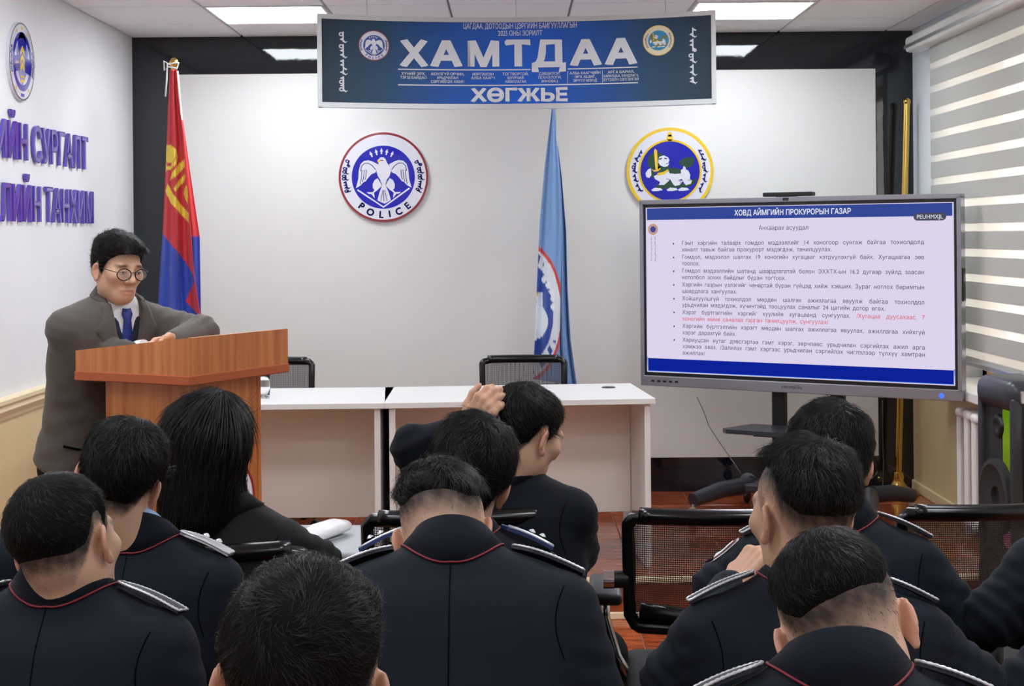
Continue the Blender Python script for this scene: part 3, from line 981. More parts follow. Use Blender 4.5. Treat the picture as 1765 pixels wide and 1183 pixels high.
# ------------------------------------------------------------------ interactive screen on a rolling stand
pl, pr = at(1106, 668, 8.20), at(1660, 688, 7.27)
TW = math.hypot(pr.x - pl.x, pr.y - pl.y)
tz = (pl.z + pr.z) / 2
TH = 1.0
rz = math.atan2(pr.y - pl.y, pr.x - pl.x)
tv = empty('interactive_screen', ((pl.x + pr.x) / 2, (pl.y + pr.y) / 2, tz), rz, 'large interactive screen in a grey frame showing a lilac slide of text', 'screen')
M_bez = mat('grey_metal_bezel', (150, 150, 158), .32, metal=.5)
mb = MB()
h = TW / 2
mb.box2((-h, -.012, TH - .026), (h, .06, TH), .004); mb.box2((-h, -.012, 0), (h, .06, .055), .004)
mb.box2((-h, -.012, .04), (-h + .022, .06, TH - .01), .004); mb.box2((h - .022, -.012, .04), (h, .06, TH - .01), .004)
mb.build('bezel', M_bez, tv)
MB().box2((-h + .018, -.002, .05), (h - .018, .055, TH - .02)).build('black_border', M_blk, tv)
MB().box2((-h + .02, .055, .03), (h - .02, .085, TH - .03), .01).build('back_cover', M_blk, tv)
X0, X1, Z1, Z0 = -h + .036, h - .036, TH - .042, .074
SW, SH = X1 - X0, Z1 - Z0
SCR = 2.0 ** -vs.exposure
def smap(dz): return lambda u, v: (X0 + SW * u, -.0035 - dz, Z1 - SH * v)
single(lambda P: P.poly(rect(0, 0, 1, 1))).build('slide', emis('slide_lilac', (220, 211, 236), SCR), tv, smap(0))
single(lambda P: (P.poly(rect(0.004, .004, .996, .075)))).build('slide_header', emis('slide_header_blue', (52, 72, 150), SCR), tv, smap(.0005))
single(lambda P: (P.poly(rect(0.004, .916, .996, .992)))).build('slide_footer', emis('slide_footer_blue', (12, 34, 150), SCR), tv, smap(.0005))
single(lambda P: [P.stroke([(.002, .91), (.002, .993), (.998, .993), (.998, .91)], .003)]).build('slide_edge', emis('slide_edge_blue', (70, 130, 230), SCR), tv, smap(.0007))
TXT, TXR, TXW = Print(), Print(), Print()
T2 = lambda P, s, u0, v, cap, u1=None, bold=0., **k: text(P, s, u0, -v, cap, u1, bold, **k)
T2(TXW, 'ХОВД АЙМГИЙН ПРОКУРОРЫН ГАЗАР', .312, .055, .032, .692, .028)
T2(TXT, 'Анхаарах асуудал', .393, .142, .026, .557, .004)
def justify(s, v, full=True, red_from=None, u0=.128, u1=.913, nat=None):
    words = s.split(' ')
    k = .0245 / CAP * (SH / SW) * .985
    ws = []
    for w in words:
        ws.append(sum(glyph(c, .006)[1] for c in w) * k)
    tot = sum(ws)
    gap = (u1 - u0 - tot) / max(1, len(words) - 1) if full else .0085
    if full and gap < .004:
        k *= (u1 - u0 - .006 * (len(words) - 1)) / tot; ws = [w * (u1 - u0 - .006 * (len(words) - 1)) / tot for w in ws]; gap = .006
    x = u0
    for i, (w, wd) in enumerate(zip(words, ws)):
        red = red_from is not None and i >= red_from
        text(TXR if red else TXT, w, x, -v, .0245, x + wd, .006)
        x += wd + gap
rows = [('Гэмт хэргийн талаарх гомдол мэдээллийг 14 хоногоор сунгаж байгаа тохиолдолд', .228, 1), ('хяналт тавьж байгаа прокурорт мэдэгдэж, танилцуулах.', .267, 0),
        ('Гомдол, мэдээлэл шалгах 19 хоногийн хугацааг хэтрүүлэхгүй байх. Хугацаагаа зөв', .311, 1), ('тоолох.', .350, 0),
        ('Гомдол мэдээллийн шатанд шаардлагатай болон ЭХХТХ-ын 16.2 дугаар зүйлд заасан', .394, 1), ('нотолбол зохих байдлыг бүрэн тогтоох.', .433, 0),
        ('Хэргийн газрын үзлэгийг чанартай бүрэн гүйцэд хийж хэвших. Зураг нотлох баримтын', .477, 1), ('шаардлага хангуулах.', .516, 0),
        ('Хойшлуулшгүй тохиолдол мөрдөн шалгах ажиллагаа явуулж байгаа тохиолдол', .560, 1), ('урьдчилан мэдэгдэж, хүчинтэйд тооцуулах саналыг 24 цагийн дотор өгөх.', .599, 0),
        ('Хэрэг бүртгэлтийн хэргийг хуулийн хугацаанд сунгуулах. /Хугацаа дуусахаас 7', .643, 2), ('хоногийн өмнө саналаа гарган танилцуулж, сунгуулах/', .682, 3),
        ('Хэргийн бүртгэлтийн хэрэгт мөрдөн шалгах ажиллагаа явуулах, ажиллагаа хийхгүй', .726, 1), ('хэрэг дарахгүй байх.', .765, 0),
        ('Хариуцсан нутаг дэвсгэртээ гэмт хэрэг, зөрчлөөс урьдчилан сэргийлэх ажил арга', .809, 1), ('хэмжээ авах. /Залилах гэмт хэргээс урьдчилан сэргийлэх чиглэлээр түлхүү хамтран', .848, 1), ('ажиллах/', .887, 0)]
for s, v, md in rows:
    justify(s, v, md in (1, 2), 6 if md == 2 else (0 if md == 3 else None))
    if md in (1, 2) and not s.startswith('хэмжээ'):
        TXT.disc((.099, -v + .008), .003, .0052, 10)
smap2 = lambda dz: (lambda u, v: (X0 + SW * u, -.0035 - dz, Z1 + SH * v))
TXT.build('slide_text', emis('slide_text_ink', (84, 80, 104), SCR), tv, smap2(.001))
TXR.build('slide_red_text', emis('slide_red_ink', (216, 88, 96), SCR), tv, smap2(.001))['kind'] = 'stuff'
TXW.build('slide_title', emis('slide_title_white', (226, 228, 238), SCR), tv, smap2(.001))
pill = Print()
pill.poly([(.93 + .036 * sx + .012 * math.cos(a), -.078 + .021 * math.sin(a) + .0 * sx) for sx, a in [(1, R(t)) for t in range(-90, 91, 15)] + [(-1, R(t)) for t in range(90, 271, 15)]])
pill.build('slide_tag', emis('slide_tag_grey', (72, 74, 92), SCR), tv, smap2(.0012))
pt = Print(); text(pt, 'PEUHMXJL', .891, -.0885, .023, .969, .006); pt.build('slide_tag_text', emis('slide_tag_white', (225, 225, 232), SCR), tv, smap2(.0016))
lg = Print(); lg.ring((.026, -.132), .0, .0)
def ell_ring(P, c, r, q, asp=SW / SH):
    n = 24
    for k in range(n):
        a0, a1 = 2 * PI * k / n, 2 * PI * (k + 1) / n
        P.poly([(c[0] + r * math.cos(a0), c[1] + r * asp * math.sin(a0)), (c[0] + r * math.cos(a1), c[1] + r * asp * math.sin(a1)), (c[0] + q * math.cos(a1), c[1] + q * asp * math.sin(a1)), (c[0] + q * math.cos(a0), c[1] + q * asp * math.sin(a0))])
lg = Print(); ell_ring(lg, (.026, -.132), .018, .011); lg.build('slide_logo_ring', emis('slide_logo_gold', (196, 150, 130), SCR), tv, smap2(.001))
lg = Print(); lg.disc((.026, -.132), .0105, .0105 * SW / SH, 20); lg.build('slide_logo', emis('slide_logo_blue', (70, 74, 140), SCR), tv, smap2(.001))
sc_ = Print(); script_strokes(sc_, 31, .034, -.175, -.33, .0012, .004); script_strokes(sc_, 32, .020, -.175, -.33, .0012, .004); sc_.build('slide_script', emis('slide_script_grey', (140, 134, 160), SCR), tv, smap2(.001))
# bezel details
MB().box2((-.04, -.014, TH - .019), (-.008, -.011, TH - .004)).build('camera_eye', M_blk, tv)
bt = Print(); text(bt, 'HIKVISION', -.055, 0.022, .014, .055, .04)
bt.build('maker_mark', mat('dark_grey_print', (70, 70, 78), .4), tv, lambda u, v: (u, -.0125, v))
for k, x in enumerate((-.80, -.765, -.73, -.695, -.66)):
    MB().box2((x, -.0135, .022), (x + .018, -.0118, .032)).build('port', M_blk, tv)
MB().lathe([(0, .002), (.012, .0015), (.013, 0)], (h - .1, -.012, .024), 16, AXY).build('power_button', emis('blue_button_glow', (60, 90, 240), 1.0), tv)
MB().box2((h, .0, TH - .52), (h + .008, .035, TH - .36), .002).build('side_port_cover', M_blk, tv)
# camera bar on top
cb = empty('camera_bar', tv.matrix_basis @ Vector((-.02, .02, TH)), rz, 'thin black camera bar lying on top of the interactive screen', 'camera bar')
MB().box((0, 0, .014), (.27, .05, .022), None, .006, 2).build('housing', M_blk, cb)
MB().box((-.01, -.002, .0015), (.1, .04, .003)).build('pad', M_spk, cb)
# rolling stand
st = empty('screen_stand', tv.matrix_basis @ Vector((.02, .16, 0)), rz, 'black rolling stand with a shelf carrying the interactive screen', 'stand')
sz = tz - PLAT
st.location.z = PLAT
for x in (-.16, .16):
    MB().box2((x - .035, -.02, .14), (x + .035, .03, sz + .75), .006).build('post', M_blk, st)
MB().box2((-.42, -.075, sz + .3), (.42, -.02, sz + .36), .004).build('mount_rail', M_blk, st)
MB().box2((-.42, -.075, sz + .6), (.42, -.02, sz + .66), .004).build('mount_rail', M_blk, st)
mb = MB(); zs = .45
mb.prism([(-.33, -.30, zs), (.33, -.30, zs), (.36, -.27, zs), (.30, -.02, zs), (-.30, -.02, zs), (-.36, -.27, zs)], (0, 0, .022)); mb.build('shelf', M_spk, st)
MB().box2((-.2, -.25, zs - .012), (.2, -.02, zs)).build('shelf_bracket', M_blk, st)
MB().box2((-.36, -.1, .12), (.36, .1, .165), .01).build('base_bar', M_spk, st)
for sx in (-1, 1):
    for sy, L_ in ((-1, .42), (1, .26)):
        mb = MB(); mb.tube([(sx * .33, sy * .02, .145), (sx * .40, sy * L_ * .5, .142), (sx * .46, sy * L_, .115)], [.045, .043, .036], 12); mb.build('leg', M_spk, st, auto=True)
        cs = MB(); x, yy = sx * .46, sy * L_
        cs.lathe([(0, -.011), (.028, -.011), (.031, -.006), (.031, .006), (.028, .011), (0, .011)], (x, yy, .032), 20, Matrix.Rotation(PI / 2, 3, 'Y'))
        c_ = cs.build('caster', M_blk, st, auto=True)
        mb = MB(); mb.tube([(x, yy, .05), (x, yy, .095)], .008, 8); mb.box((x, yy, .07), (.034, .03, .012)); mb.build('caster_fork', M_alu, c_)
# cable from the screen to the stand foot
p0, p1 = at(1201, 684, 8.15), at(1277, 816, 8.2)
pts = [p0, at(1214, 712, 8.16), at(1222, 735, 8.17), at(1233, 752, 8.18), at(1252, 780, 8.19), at(1265, 798, 8.2), p1]
t = MB().tube(pts, .0032, 6).build('screen_cable', mat('grey_cable', (150, 148, 150), .5), None, smooth=True)
tag(t, 'thin grey cable hanging from the screen to the stand base', 'cable')
t = MB().tube([at(1521, 690, 8.45), at(1521, 740, 8.45), at(1523, 800, 8.45), at(1521, 850, 8.4), at(1519, 868, 8.3)], .0035, 6).build('wall_cable', mat('dark_cable', (48, 50, 54), .5), None, smooth=True)
tag(t, 'dark cable running down the wall beside the brass flagpole base', 'cable')

# ------------------------------------------------------------------ flags and poles
M_brass = mat('polished_brass', (214, 178, 92), .16, metal=1.0)
M_steel = mat('polished_steel', (200, 202, 204), .2, metal=1.0)
def pole(name, top, foot, r, m, label, base=True, cat='flagpole', ball=True, br=.155):
    t = empty(name, foot, 0, label, cat)
    top = Vector(top) - Vector(foot)
    MB().tube([(0, 0, .03), top], r, 14).build('shaft', m, t, auto=True)
    if ball:
        MB().lathe([(0, .05), (.012, .047), (.022, .035), (.025, .022), (.02, .008), (.012, 0), (.016, -.006), (.016, -.012), (0, -.012)], top, 20).build('finial', m, t, smooth=True)
    if base:
        MB().lathe([(0, .13), (r * 1.5, .13), (r * 1.8, .10), (r * 1.6, .08), (.045, .055), (br * .45, .045), (br * .74, .03), (br * .97, .022), (br, .008), (br * .97, 0), (0, 0)], (0, 0, 0), 36).build('base', m, t, auto=True)
    mid = top * .5
    MB().tube([mid - top.normalized() * .03, mid + top.normalized() * .03], r * 1.35, 14).build('joint_collar', m, t, auto=True)
    return t
f1 = at(344, 893, 7.9); f1.z = PLAT
t1 = at(300, 116, 7.9)
pole('flagpole', t1, f1, .0125, M_brass, 'brass flagpole with ball finial holding the red and blue flag')
f2 = at(962, 878, 8.35); f2.z = PLAT
pole('flagpole', at(955, 120, 8.35), f2, .011, M_steel, 'steel flagpole holding the light blue flag behind the desk')
f3 = at(1548, 852, 8.52); f3.z = PLAT
t3 = at(1563, 178, 8.55)
pole('brass_pole', t3, f3, .018, M_brass, 'bare brass flagpole with round base leaning in the dark wall corner', ball=False, br=.118)
t = bpy.data.objects['brass_pole']
MB().lathe([(0, .03), (.012, .027), (.021, .015), (.021, -.004), (0, -.004)], t3 - f3, 18).build('cap', M_brass, t, smooth=True)

def flag_cloth(name, d, left, right, colour, folds, label, parent_name='flag', nv=150, nu=64, depth=.05, seed=0):
    """cloth hanging in pleats; left/right are outlines given as (px, py) polylines at distance d"""
    def interp(poly, v):
        ys = [q[1] for q in poly]; xs = [q[0] for q in poly]
        return float(np.interp(v, ys, xs))
    y0, y1 = left[0][1], max(left[-1][1], right[-1][1])
    V, Fc, C = [], [], []
    for i in range(nv + 1):
        py = y0 + (y1 - y0) * i / nv
        pyl = min(py, left[-1][1]); pyr = min(py, right[-1][1])
        a, b = interp(left, pyl), interp(right, pyr)
        for j in range(nu + 1):
            s = j / nu
            px = a + (b - a) * s
            yy = pyl + (pyr - pyl) * s
            g = min(1, .25 + (i / nv) * 1.1)
            dz = depth * g * (math.sin(s * folds * 2 * PI + .6 + .5 * math.sin(i / nv * 3)) * .5 + .25 * math.sin(s * folds * 4.3 * PI + 1.3 * i / nv + seed))
            V.append(at(px, yy, d + dz)); C.append(colour(px, yy))
    for i in range(nv):
        for j in range(nu):
            o = i * (nu + 1) + j
            Fc.append((o, o + 1, o + nu + 2, o + nu + 1))
    org = at((left[0][0] + right[0][0]) / 2, y0, d)
    o = arr_mesh(name, [tuple(v - org) for v in V], Fc, None, None, True)
    o.location = org
    me = o.data
    ca = me.color_attributes.new('Col', 'FLOAT_COLOR', 'POINT')
    ca.data.foreach_set('color', np.array([(*lin(c), 1) for c in C], dtype=np.float32).ravel())
    me.materials.append(mat('flag_cloth_' + str(seed), (200, 200, 200), .55, attr='Col', sheen=.2))
    sm = o.modifiers.new('thick', 'SOLIDIFY'); sm.thickness = .0016
    return tag(o, label, 'flag')

def inpoly(x, y, P):
    r = False
    n = len(P)
    for i in range(n):
        (x0, y0), (x1, y1) = P[i], P[(i + 1) % n]
        if (y0 > y) != (y1 > y) and x < (x1 - x0) * (y - y0) / (y1 - y0) + x0: r = not r
    return r
# outlines traced in the flag plane (zoomed crop scaled back)
fz = lambda pts: [(240 + x * .4227, 80 + y * .4227) for x, y in pts]
soy = [fz([(109, 405), (130, 403), (150, 420), (157, 450), (150, 480), (130, 502), (109, 508)]), fz([(186, 462), (187, 490), (160, 520), (125, 547), (135, 515), (160, 480)]),
       fz([(189, 520), (186, 548), (165, 570), (150, 590), (139, 584), (160, 548)]), fz([(196, 565), (200, 640), (188, 625), (182, 600), (187, 575)]), fz([(107, 590), (118, 562), (140, 605), (175, 650), (203, 680), (203, 718), (165, 680), (130, 640)])]
blu = fz([(98, 764), (130, 808), (165, 848), (195, 890), (222, 930), (228, 960), (200, 1010), (190, 1040), (250, 1105), (250, 1200), (60, 1200), (60, 764)])
gap_ring = fz([(112, 470), (135, 478), (152, 440), (146, 462), (130, 486), (112, 490)])
def col1(px, py):
    for k, q in enumerate(soy):
        if inpoly(px, py, q):
            return (200, 36, 44) if (k == 0 and inpoly(px, py, gap_ring)) else (238, 208, 60)
    if inpoly(px, py, blu): return (34, 66, 172)
    return (200, 34, 44)
flag_cloth('flag', 7.86, fz([(124, 95), (115, 300), (108, 480), (97, 720), (80, 1000), (70, 1180)]), fz([(152, 95), (160, 200), (180, 360), (196, 560), (208, 720), (222, 900), (236, 1010), (252, 1110)]), col1, 1.6,
           'red and blue flag with yellow symbol hanging in pleats behind the speaker', seed=1)
# rear fold of the red cloth, white hem and tie cords
def col1b(px, py): return (236, 236, 238) if py < 80 + 300 * .4227 else ((206, 36, 44) if py < 80 + 775 * .4227 else (30, 56, 160))
rf = flag_cloth('flag_rear_fold', 7.93, fz([(146, 100), (160, 260), (170, 500), (180, 775), (186, 1000), (190, 1120)]), fz([(160, 100), (176, 280), (206, 500), (246, 770), (247, 780), (252, 1110)]), col1b, 1.0, 'rear fold', seed=2, depth=.03, nv=90, nu=20)
_fl = bpy.data.objects['flag']
for k_ in ('label', 'category'): del rf[k_]
_loc = rf.location.copy(); rf.parent = _fl; rf.location = _loc - _fl.location
c0 = at(300, 112, 7.84)
mb = MB()
mb.tube([c0 + Vector((-.02, 0, .0)), c0 + Vector((-.05, -.01, .02)), c0 + Vector((-.048, -.012, -.03)), c0 + Vector((-.03, -.01, -.01)), c0 + Vector((.02, -.02, -.02)), c0 + Vector((.025, 0, .01)), c0 + Vector((-.03, -.018, .005)), c0 + Vector((-.035, -.018, -.08)), c0 + Vector((-.042, -.018, -.165))], .0045, 6)
o = mb.build('tie_cord', mat('white_cord', (226, 226, 224), .7), None, smooth=True)
o.data.transform(Matrix.Translation(-_fl.location)); o.parent = _fl

cz = lambda pts: [(900 + x * .423, 180 + y * .4226) for x, y in pts]
ring_c, ring_r = (-95, 890), 310   # emblem on the flag in crop units, cut off by the fold
def col2(px, py):
    x, y = (px - 900) / .423, (py - 180) / .4226
    e = math.hypot((x - 20) / 140, (y - 850) / 272)
    if x < 160:
        for k, (ax, ay) in enumerate([(90, 715), (108, 738), (120, 764), (126, 792), (126, 826)]):
            if abs(x - ax) < 14 - abs(y - ay) * .7 and abs(y - ay) < 16: return (236, 240, 246)
        if e < .76:
            if y > 800 and x < 105 and math.hypot((x - 50) / 55, (y - 885) / 75) < 1: return (232, 238, 246)
            if 765 < y < 840 and 58 < x < 84: return (232, 238, 246) if not (x < 66 and y < 785) else (214, 190, 90)
            return (38, 72, 160)
        if e < .98:
            t = math.atan2(y - 850, x - 20)
            if .80 < e < .94 and (math.sin(t * 26) > .2) and y > 960: return (38, 72, 160)
            if .80 < e < .94 and (math.sin(t * 40) > .1) and y < 660 and x < 90: return (38, 60, 120)
            return (226, 232, 240)
        if e < 1.05: return (206, 66, 56)
    return (124, 164, 214)
flag_cloth('police_flag', 8.28, cz([(122, 10), (92, 250), (72, 480), (62, 700), (52, 950), (42, 1120)]), cz([(132, 10), (140, 150), (150, 250), (160, 480), (156, 750), (152, 1000), (166, 1140)]), col2, 1.1,
           'light blue flag with eagle emblem hanging in folds behind the desk', seed=3, depth=.045)
rf = flag_cloth('flag_rear_fold', 8.36, cz([(140, 170), (148, 400), (150, 700), (148, 1000), (160, 1140)]), cz([(146, 170), (162, 300), (180, 520), (186, 760), (198, 960), (224, 1155)]), lambda a, b: (120, 160, 212), 1.4, 'x', seed=4, depth=.05, nv=90, nu=24)
_fl = bpy.data.objects['police_flag']
for k_ in ('label', 'category'): del rf[k_]
_loc = rf.location.copy(); rf.parent = _fl; rf.location = _loc - _fl.location

# ------------------------------------------------------------------ office chairs with net backs
M_net = mesh_fabric('black_chair_net', (52, 46, 42), 1400, 1150, .15)
M_net2 = mesh_fabric('grey_chair_net', (70, 70, 74), 900, 1500, .1)
M_seatf = mat('black_seat_fabric', (24, 25, 27), .8, bump=.2, bscale=400)
M_chrome = mat('chrome', (210, 212, 214), .12, metal=1.0)
M_gloss = mat('black_gloss_frame', (12, 13, 15), .22)
def net_chair(zb0, zb1, hw, arms=True, net=None, seat_z=.49):
    """faces +y, back towards -y; origin on the floor under the seat"""
    t = empty('office_chair')
    yb = -.22
    def bp(x, z):   # curved back surface
        return (x, yb - .05 * (z - zb0) / (zb1 - zb0) * .6 + .035 * (1 - (x / hw) ** 2) * -1 + .035, z)
    n = 14
    loop = []
    rr = .016
    def edge(a, b, k): return [tuple(np.array(a) + (np.array(b) - np.array(a)) * i / k) for i in range(k)]
    pts2 = edge((-hw + rr, zb1), (hw - rr, zb1), n) + edge((hw - .008, zb1 - .008), (hw, zb1 - rr), 2) + edge((hw, zb1 - rr), (hw - .004, zb0 + .03), 6) + edge((hw - .008, zb0 + .012), (hw - .028, zb0), 3) + edge((hw - .028, zb0), (-hw + .028, zb0), n) + edge((-hw + .028, zb0), (-hw + .008, zb0 + .012), 2) + edge((-hw + .004, zb0 + .03), (-hw, zb1 - rr), 6) + edge((-hw, zb1 - rr), (-hw + .008, zb1 - .008), 2)
    MB().tube([bp(*q) for q in pts2], .017, 8, closed=True).build('back_frame', M_gloss, t, smooth=True)
    MB().tube([bp(-hw + .03 + (2 * hw - .06) * i / n, zb1 + .004) for i in range(n + 1)], .021, 8).build('top_rail', M_gloss, t, smooth=True)
    MB().grid([[bp(-hw + .012 + (2 * hw - .024) * i / 12, zb0 + .012 + (zb1 - zb0 - .024) * j / 6) for i in range(13)] for j in range(7)]).build('back_net', net or M_net, t, smooth=True)
    MB().tube([bp(-hw + .03, zb0 + .04), bp(0, zb0 + .02), bp(hw - .03, zb0 + .04)], .024, 8).build('lower_rail', M_gloss, t, smooth=True)
    # support arm from back to seat
    y1 = bp(0, zb0)[1]
    MB().tube([(0, y1, zb0 + .02), (0, y1 - .01, seat_z - .06), (0, -.1, seat_z - .09), (0, .0, seat_z - .09)], .02, 8).build('back_arm', M_blk, t, smooth=True)
    MB().tube([(-.07, y1 + .03, seat_z + .06), (.09, y1 + .03, seat_z + .06)], .009, 8).build('tilt_bar', mat('gold_metal', (200, 170, 120), .3, metal=.8), t, smooth=True)
    MB().box((0, .02, seat_z - .03), (.48, .47, .07), None, .03, 3).build('seat', M_seatf, t, auto=True)
    if arms:
        for s in (-1, 1):
            x = s * (hw + .055)
            a = MB().box((x, .06, .70), (.085, .25, .032), None, .012, 3).build('armrest', M_spk, t, auto=True)
            mb = MB(); mb.tube([(x, .08, .69), (x, .08, .62), (x - s * .03, .06, .52), (s * .2, .04, seat_z - .06)], .012, 8); mb.build('armrest_post', M_chrome, t, smooth=True)
            kx = bp(s * hw, zb0 + .12)
            MB().tube([(kx[0], kx[1], kx[2]), (kx[0] + s * .05, kx[1], kx[2])], .022, 12).build('pivot', M_blk, t, auto=True)
            MB().tube([(kx[0] + s * .035, kx[1], kx[2]), (kx[0] + s * .062, kx[1], kx[2])], .0225, 14).build('pivot_cap', M_chrome, t, auto=True)
    MB().tube([(0, 0, .1), (0, 0, .26), (0, 0, seat_z - .06)], [.028, .028, .02], 12).build('gas_column', M_blk, t, auto=True)
    mb = MB()
    for k in range(5):
        a = R(90 + 72 * k)
        mb.tube([(0, 0, .12), (.15 * math.cos(a), .15 * math.sin(a), .10), (.28 * math.cos(a), .28 * math.sin(a), .075)], [.03, .024, .018], 8)
    mb.build('star_base', M_blk, t, smooth=True)
    for k in range(5):
        a = R(90 + 72 * k)
        MB().lathe([(0, -.018), (.024, -.018), (.027, -.012), (.027, .012), (.024, .018), (0, .018)], (.28 * math.cos(a), .28 * math.sin(a), .028), 16, Matrix.Rotation(a, 3, 'Z') @ Matrix.Rotation(PI / 2, 3, 'X')).build('caster', M_blk, t, auto=True)
    return t
def place(t, x, y, rz, label, z=0, group=None):
    t.location = (x, y, z); t.rotation_euler = (0, 0, rz)
    return tag(t, label, 'chair', group)
ch = net_chair(.665, .945, .235)
GRP = 'net backed office chairs of the audience'
place(ch, at(1085, 900, 3.76).x + .243, 3.98, R(-3), 'empty black net backed office chair with armrests in the middle gap', 0, GRP)
c2 = copy_tree(ch); place(c2, at(1705, 900, 3.78).x, 4.02, R(5), 'empty black net backed office chair in front of the radiator', 0, GRP)
c3 = copy_tree(ch); place(c3, at(322, 920, 3.38).x, 3.60, R(6), 'black net backed office chair the long haired person in black sits on', 0, GRP)
c4 = copy_tree(ch); place(c4, at(785, 900, 3.78).x, 4.0, R(4), 'black net backed office chair the head scratching person sits on', 0, GRP)
# chairs behind the desks
dch = net_chair(.48, .825, .215, arms=False, net=M_net2, seat_z=.45)
GR2 = 'net backed chairs behind the desks'
place(dch, at(902, 640, 7.95).x, 7.72, PI, 'black net backed chair behind the right white desk before the light blue flag', PLAT, GR2)
d2 = copy_tree(dch); place(d2, at(468, 640, 7.95).x, 7.72, PI, 'black net backed chair behind the left white desk beside the lectern', PLAT, GR2)

# small grey table with a white handset beside the aisle
M_gt = mat('light_grey_table', (176, 180, 184), .4)
tb = at(560, 935, 4.5)
tt = empty('side_table', (tb.x - .04, 4.55, 0), R(-4), 'small light grey side table with rounded corners by the long haired person', 'table')
MB().box((0, 0, .735), (.36, .42, .022), None, .01, 3).build('tabletop', M_gt, tt, auto=True)
for sx in (-1, 1):
    for sy in (-1, 1):
        MB().tube([(sx * .13, sy * .15, .0), (sx * .13, sy * .15, .725)], .012, 8).build('leg', M_alu, tt, smooth=True)
hs = at(562, 928, 4.5)
o = empty('white_handset', (hs.x, 4.52, .746), R(-28), 'white rounded plastic handset lying on the grey side table', 'handset')
mb = MB(); mb.tube([(0, -.13, .02), (0, -.11, .022), (0, -.05, .03), (0, .04, .032), (0, .09, .026), (0, .105, .02)], [.012, .032, .042, .04, .03, .01], 16, flat=.6); mb.build('shell', mat('white_gloss_plastic', (244, 244, 246), .15), o, smooth=True)
MB().box((0, 0, .003), (.05, .15, .006), None, .002).build('base', M_gt, o)
# ================================================================== people
def rcone(P, a, b, ra, rb):
    a = np.asarray(a, np.float32); b = np.asarray(b, np.float32)
    ba = b - a
    pa = P - a
    h = np.clip(pa @ ba / max(1e-9, float(ba @ ba)), 0, 1)
    return np.sqrt(((pa - h[:, None] * ba) ** 2).sum(1)) - (ra + (rb - ra) * h)
def ellp(P, c, r, Rm=None):
    q = P - np.asarray(c, np.float32)
    if Rm is not None: q = q @ Rm
    r = np.asarray(r, np.float32)
    a = q / r
    k0 = np.sqrt((a * a).sum(1)) + 1e-6
    b = a / r
    return k0 * (k0 - 1) / (np.sqrt((b * b).sum(1)) + 1e-6)
def smin(a, b, k):
    h = np.clip(.5 + .5 * (b - a) / k, 0, 1)
    return b + (a - b) * h - k * h * (1 - h)
def smax(a, b, k): return -smin(-a, -b, k)
def sstep(e0, e1, x):
    t = np.clip((x - e0) / (e1 - e0), 0, 1)
    return t * t * (3 - 2 * t)

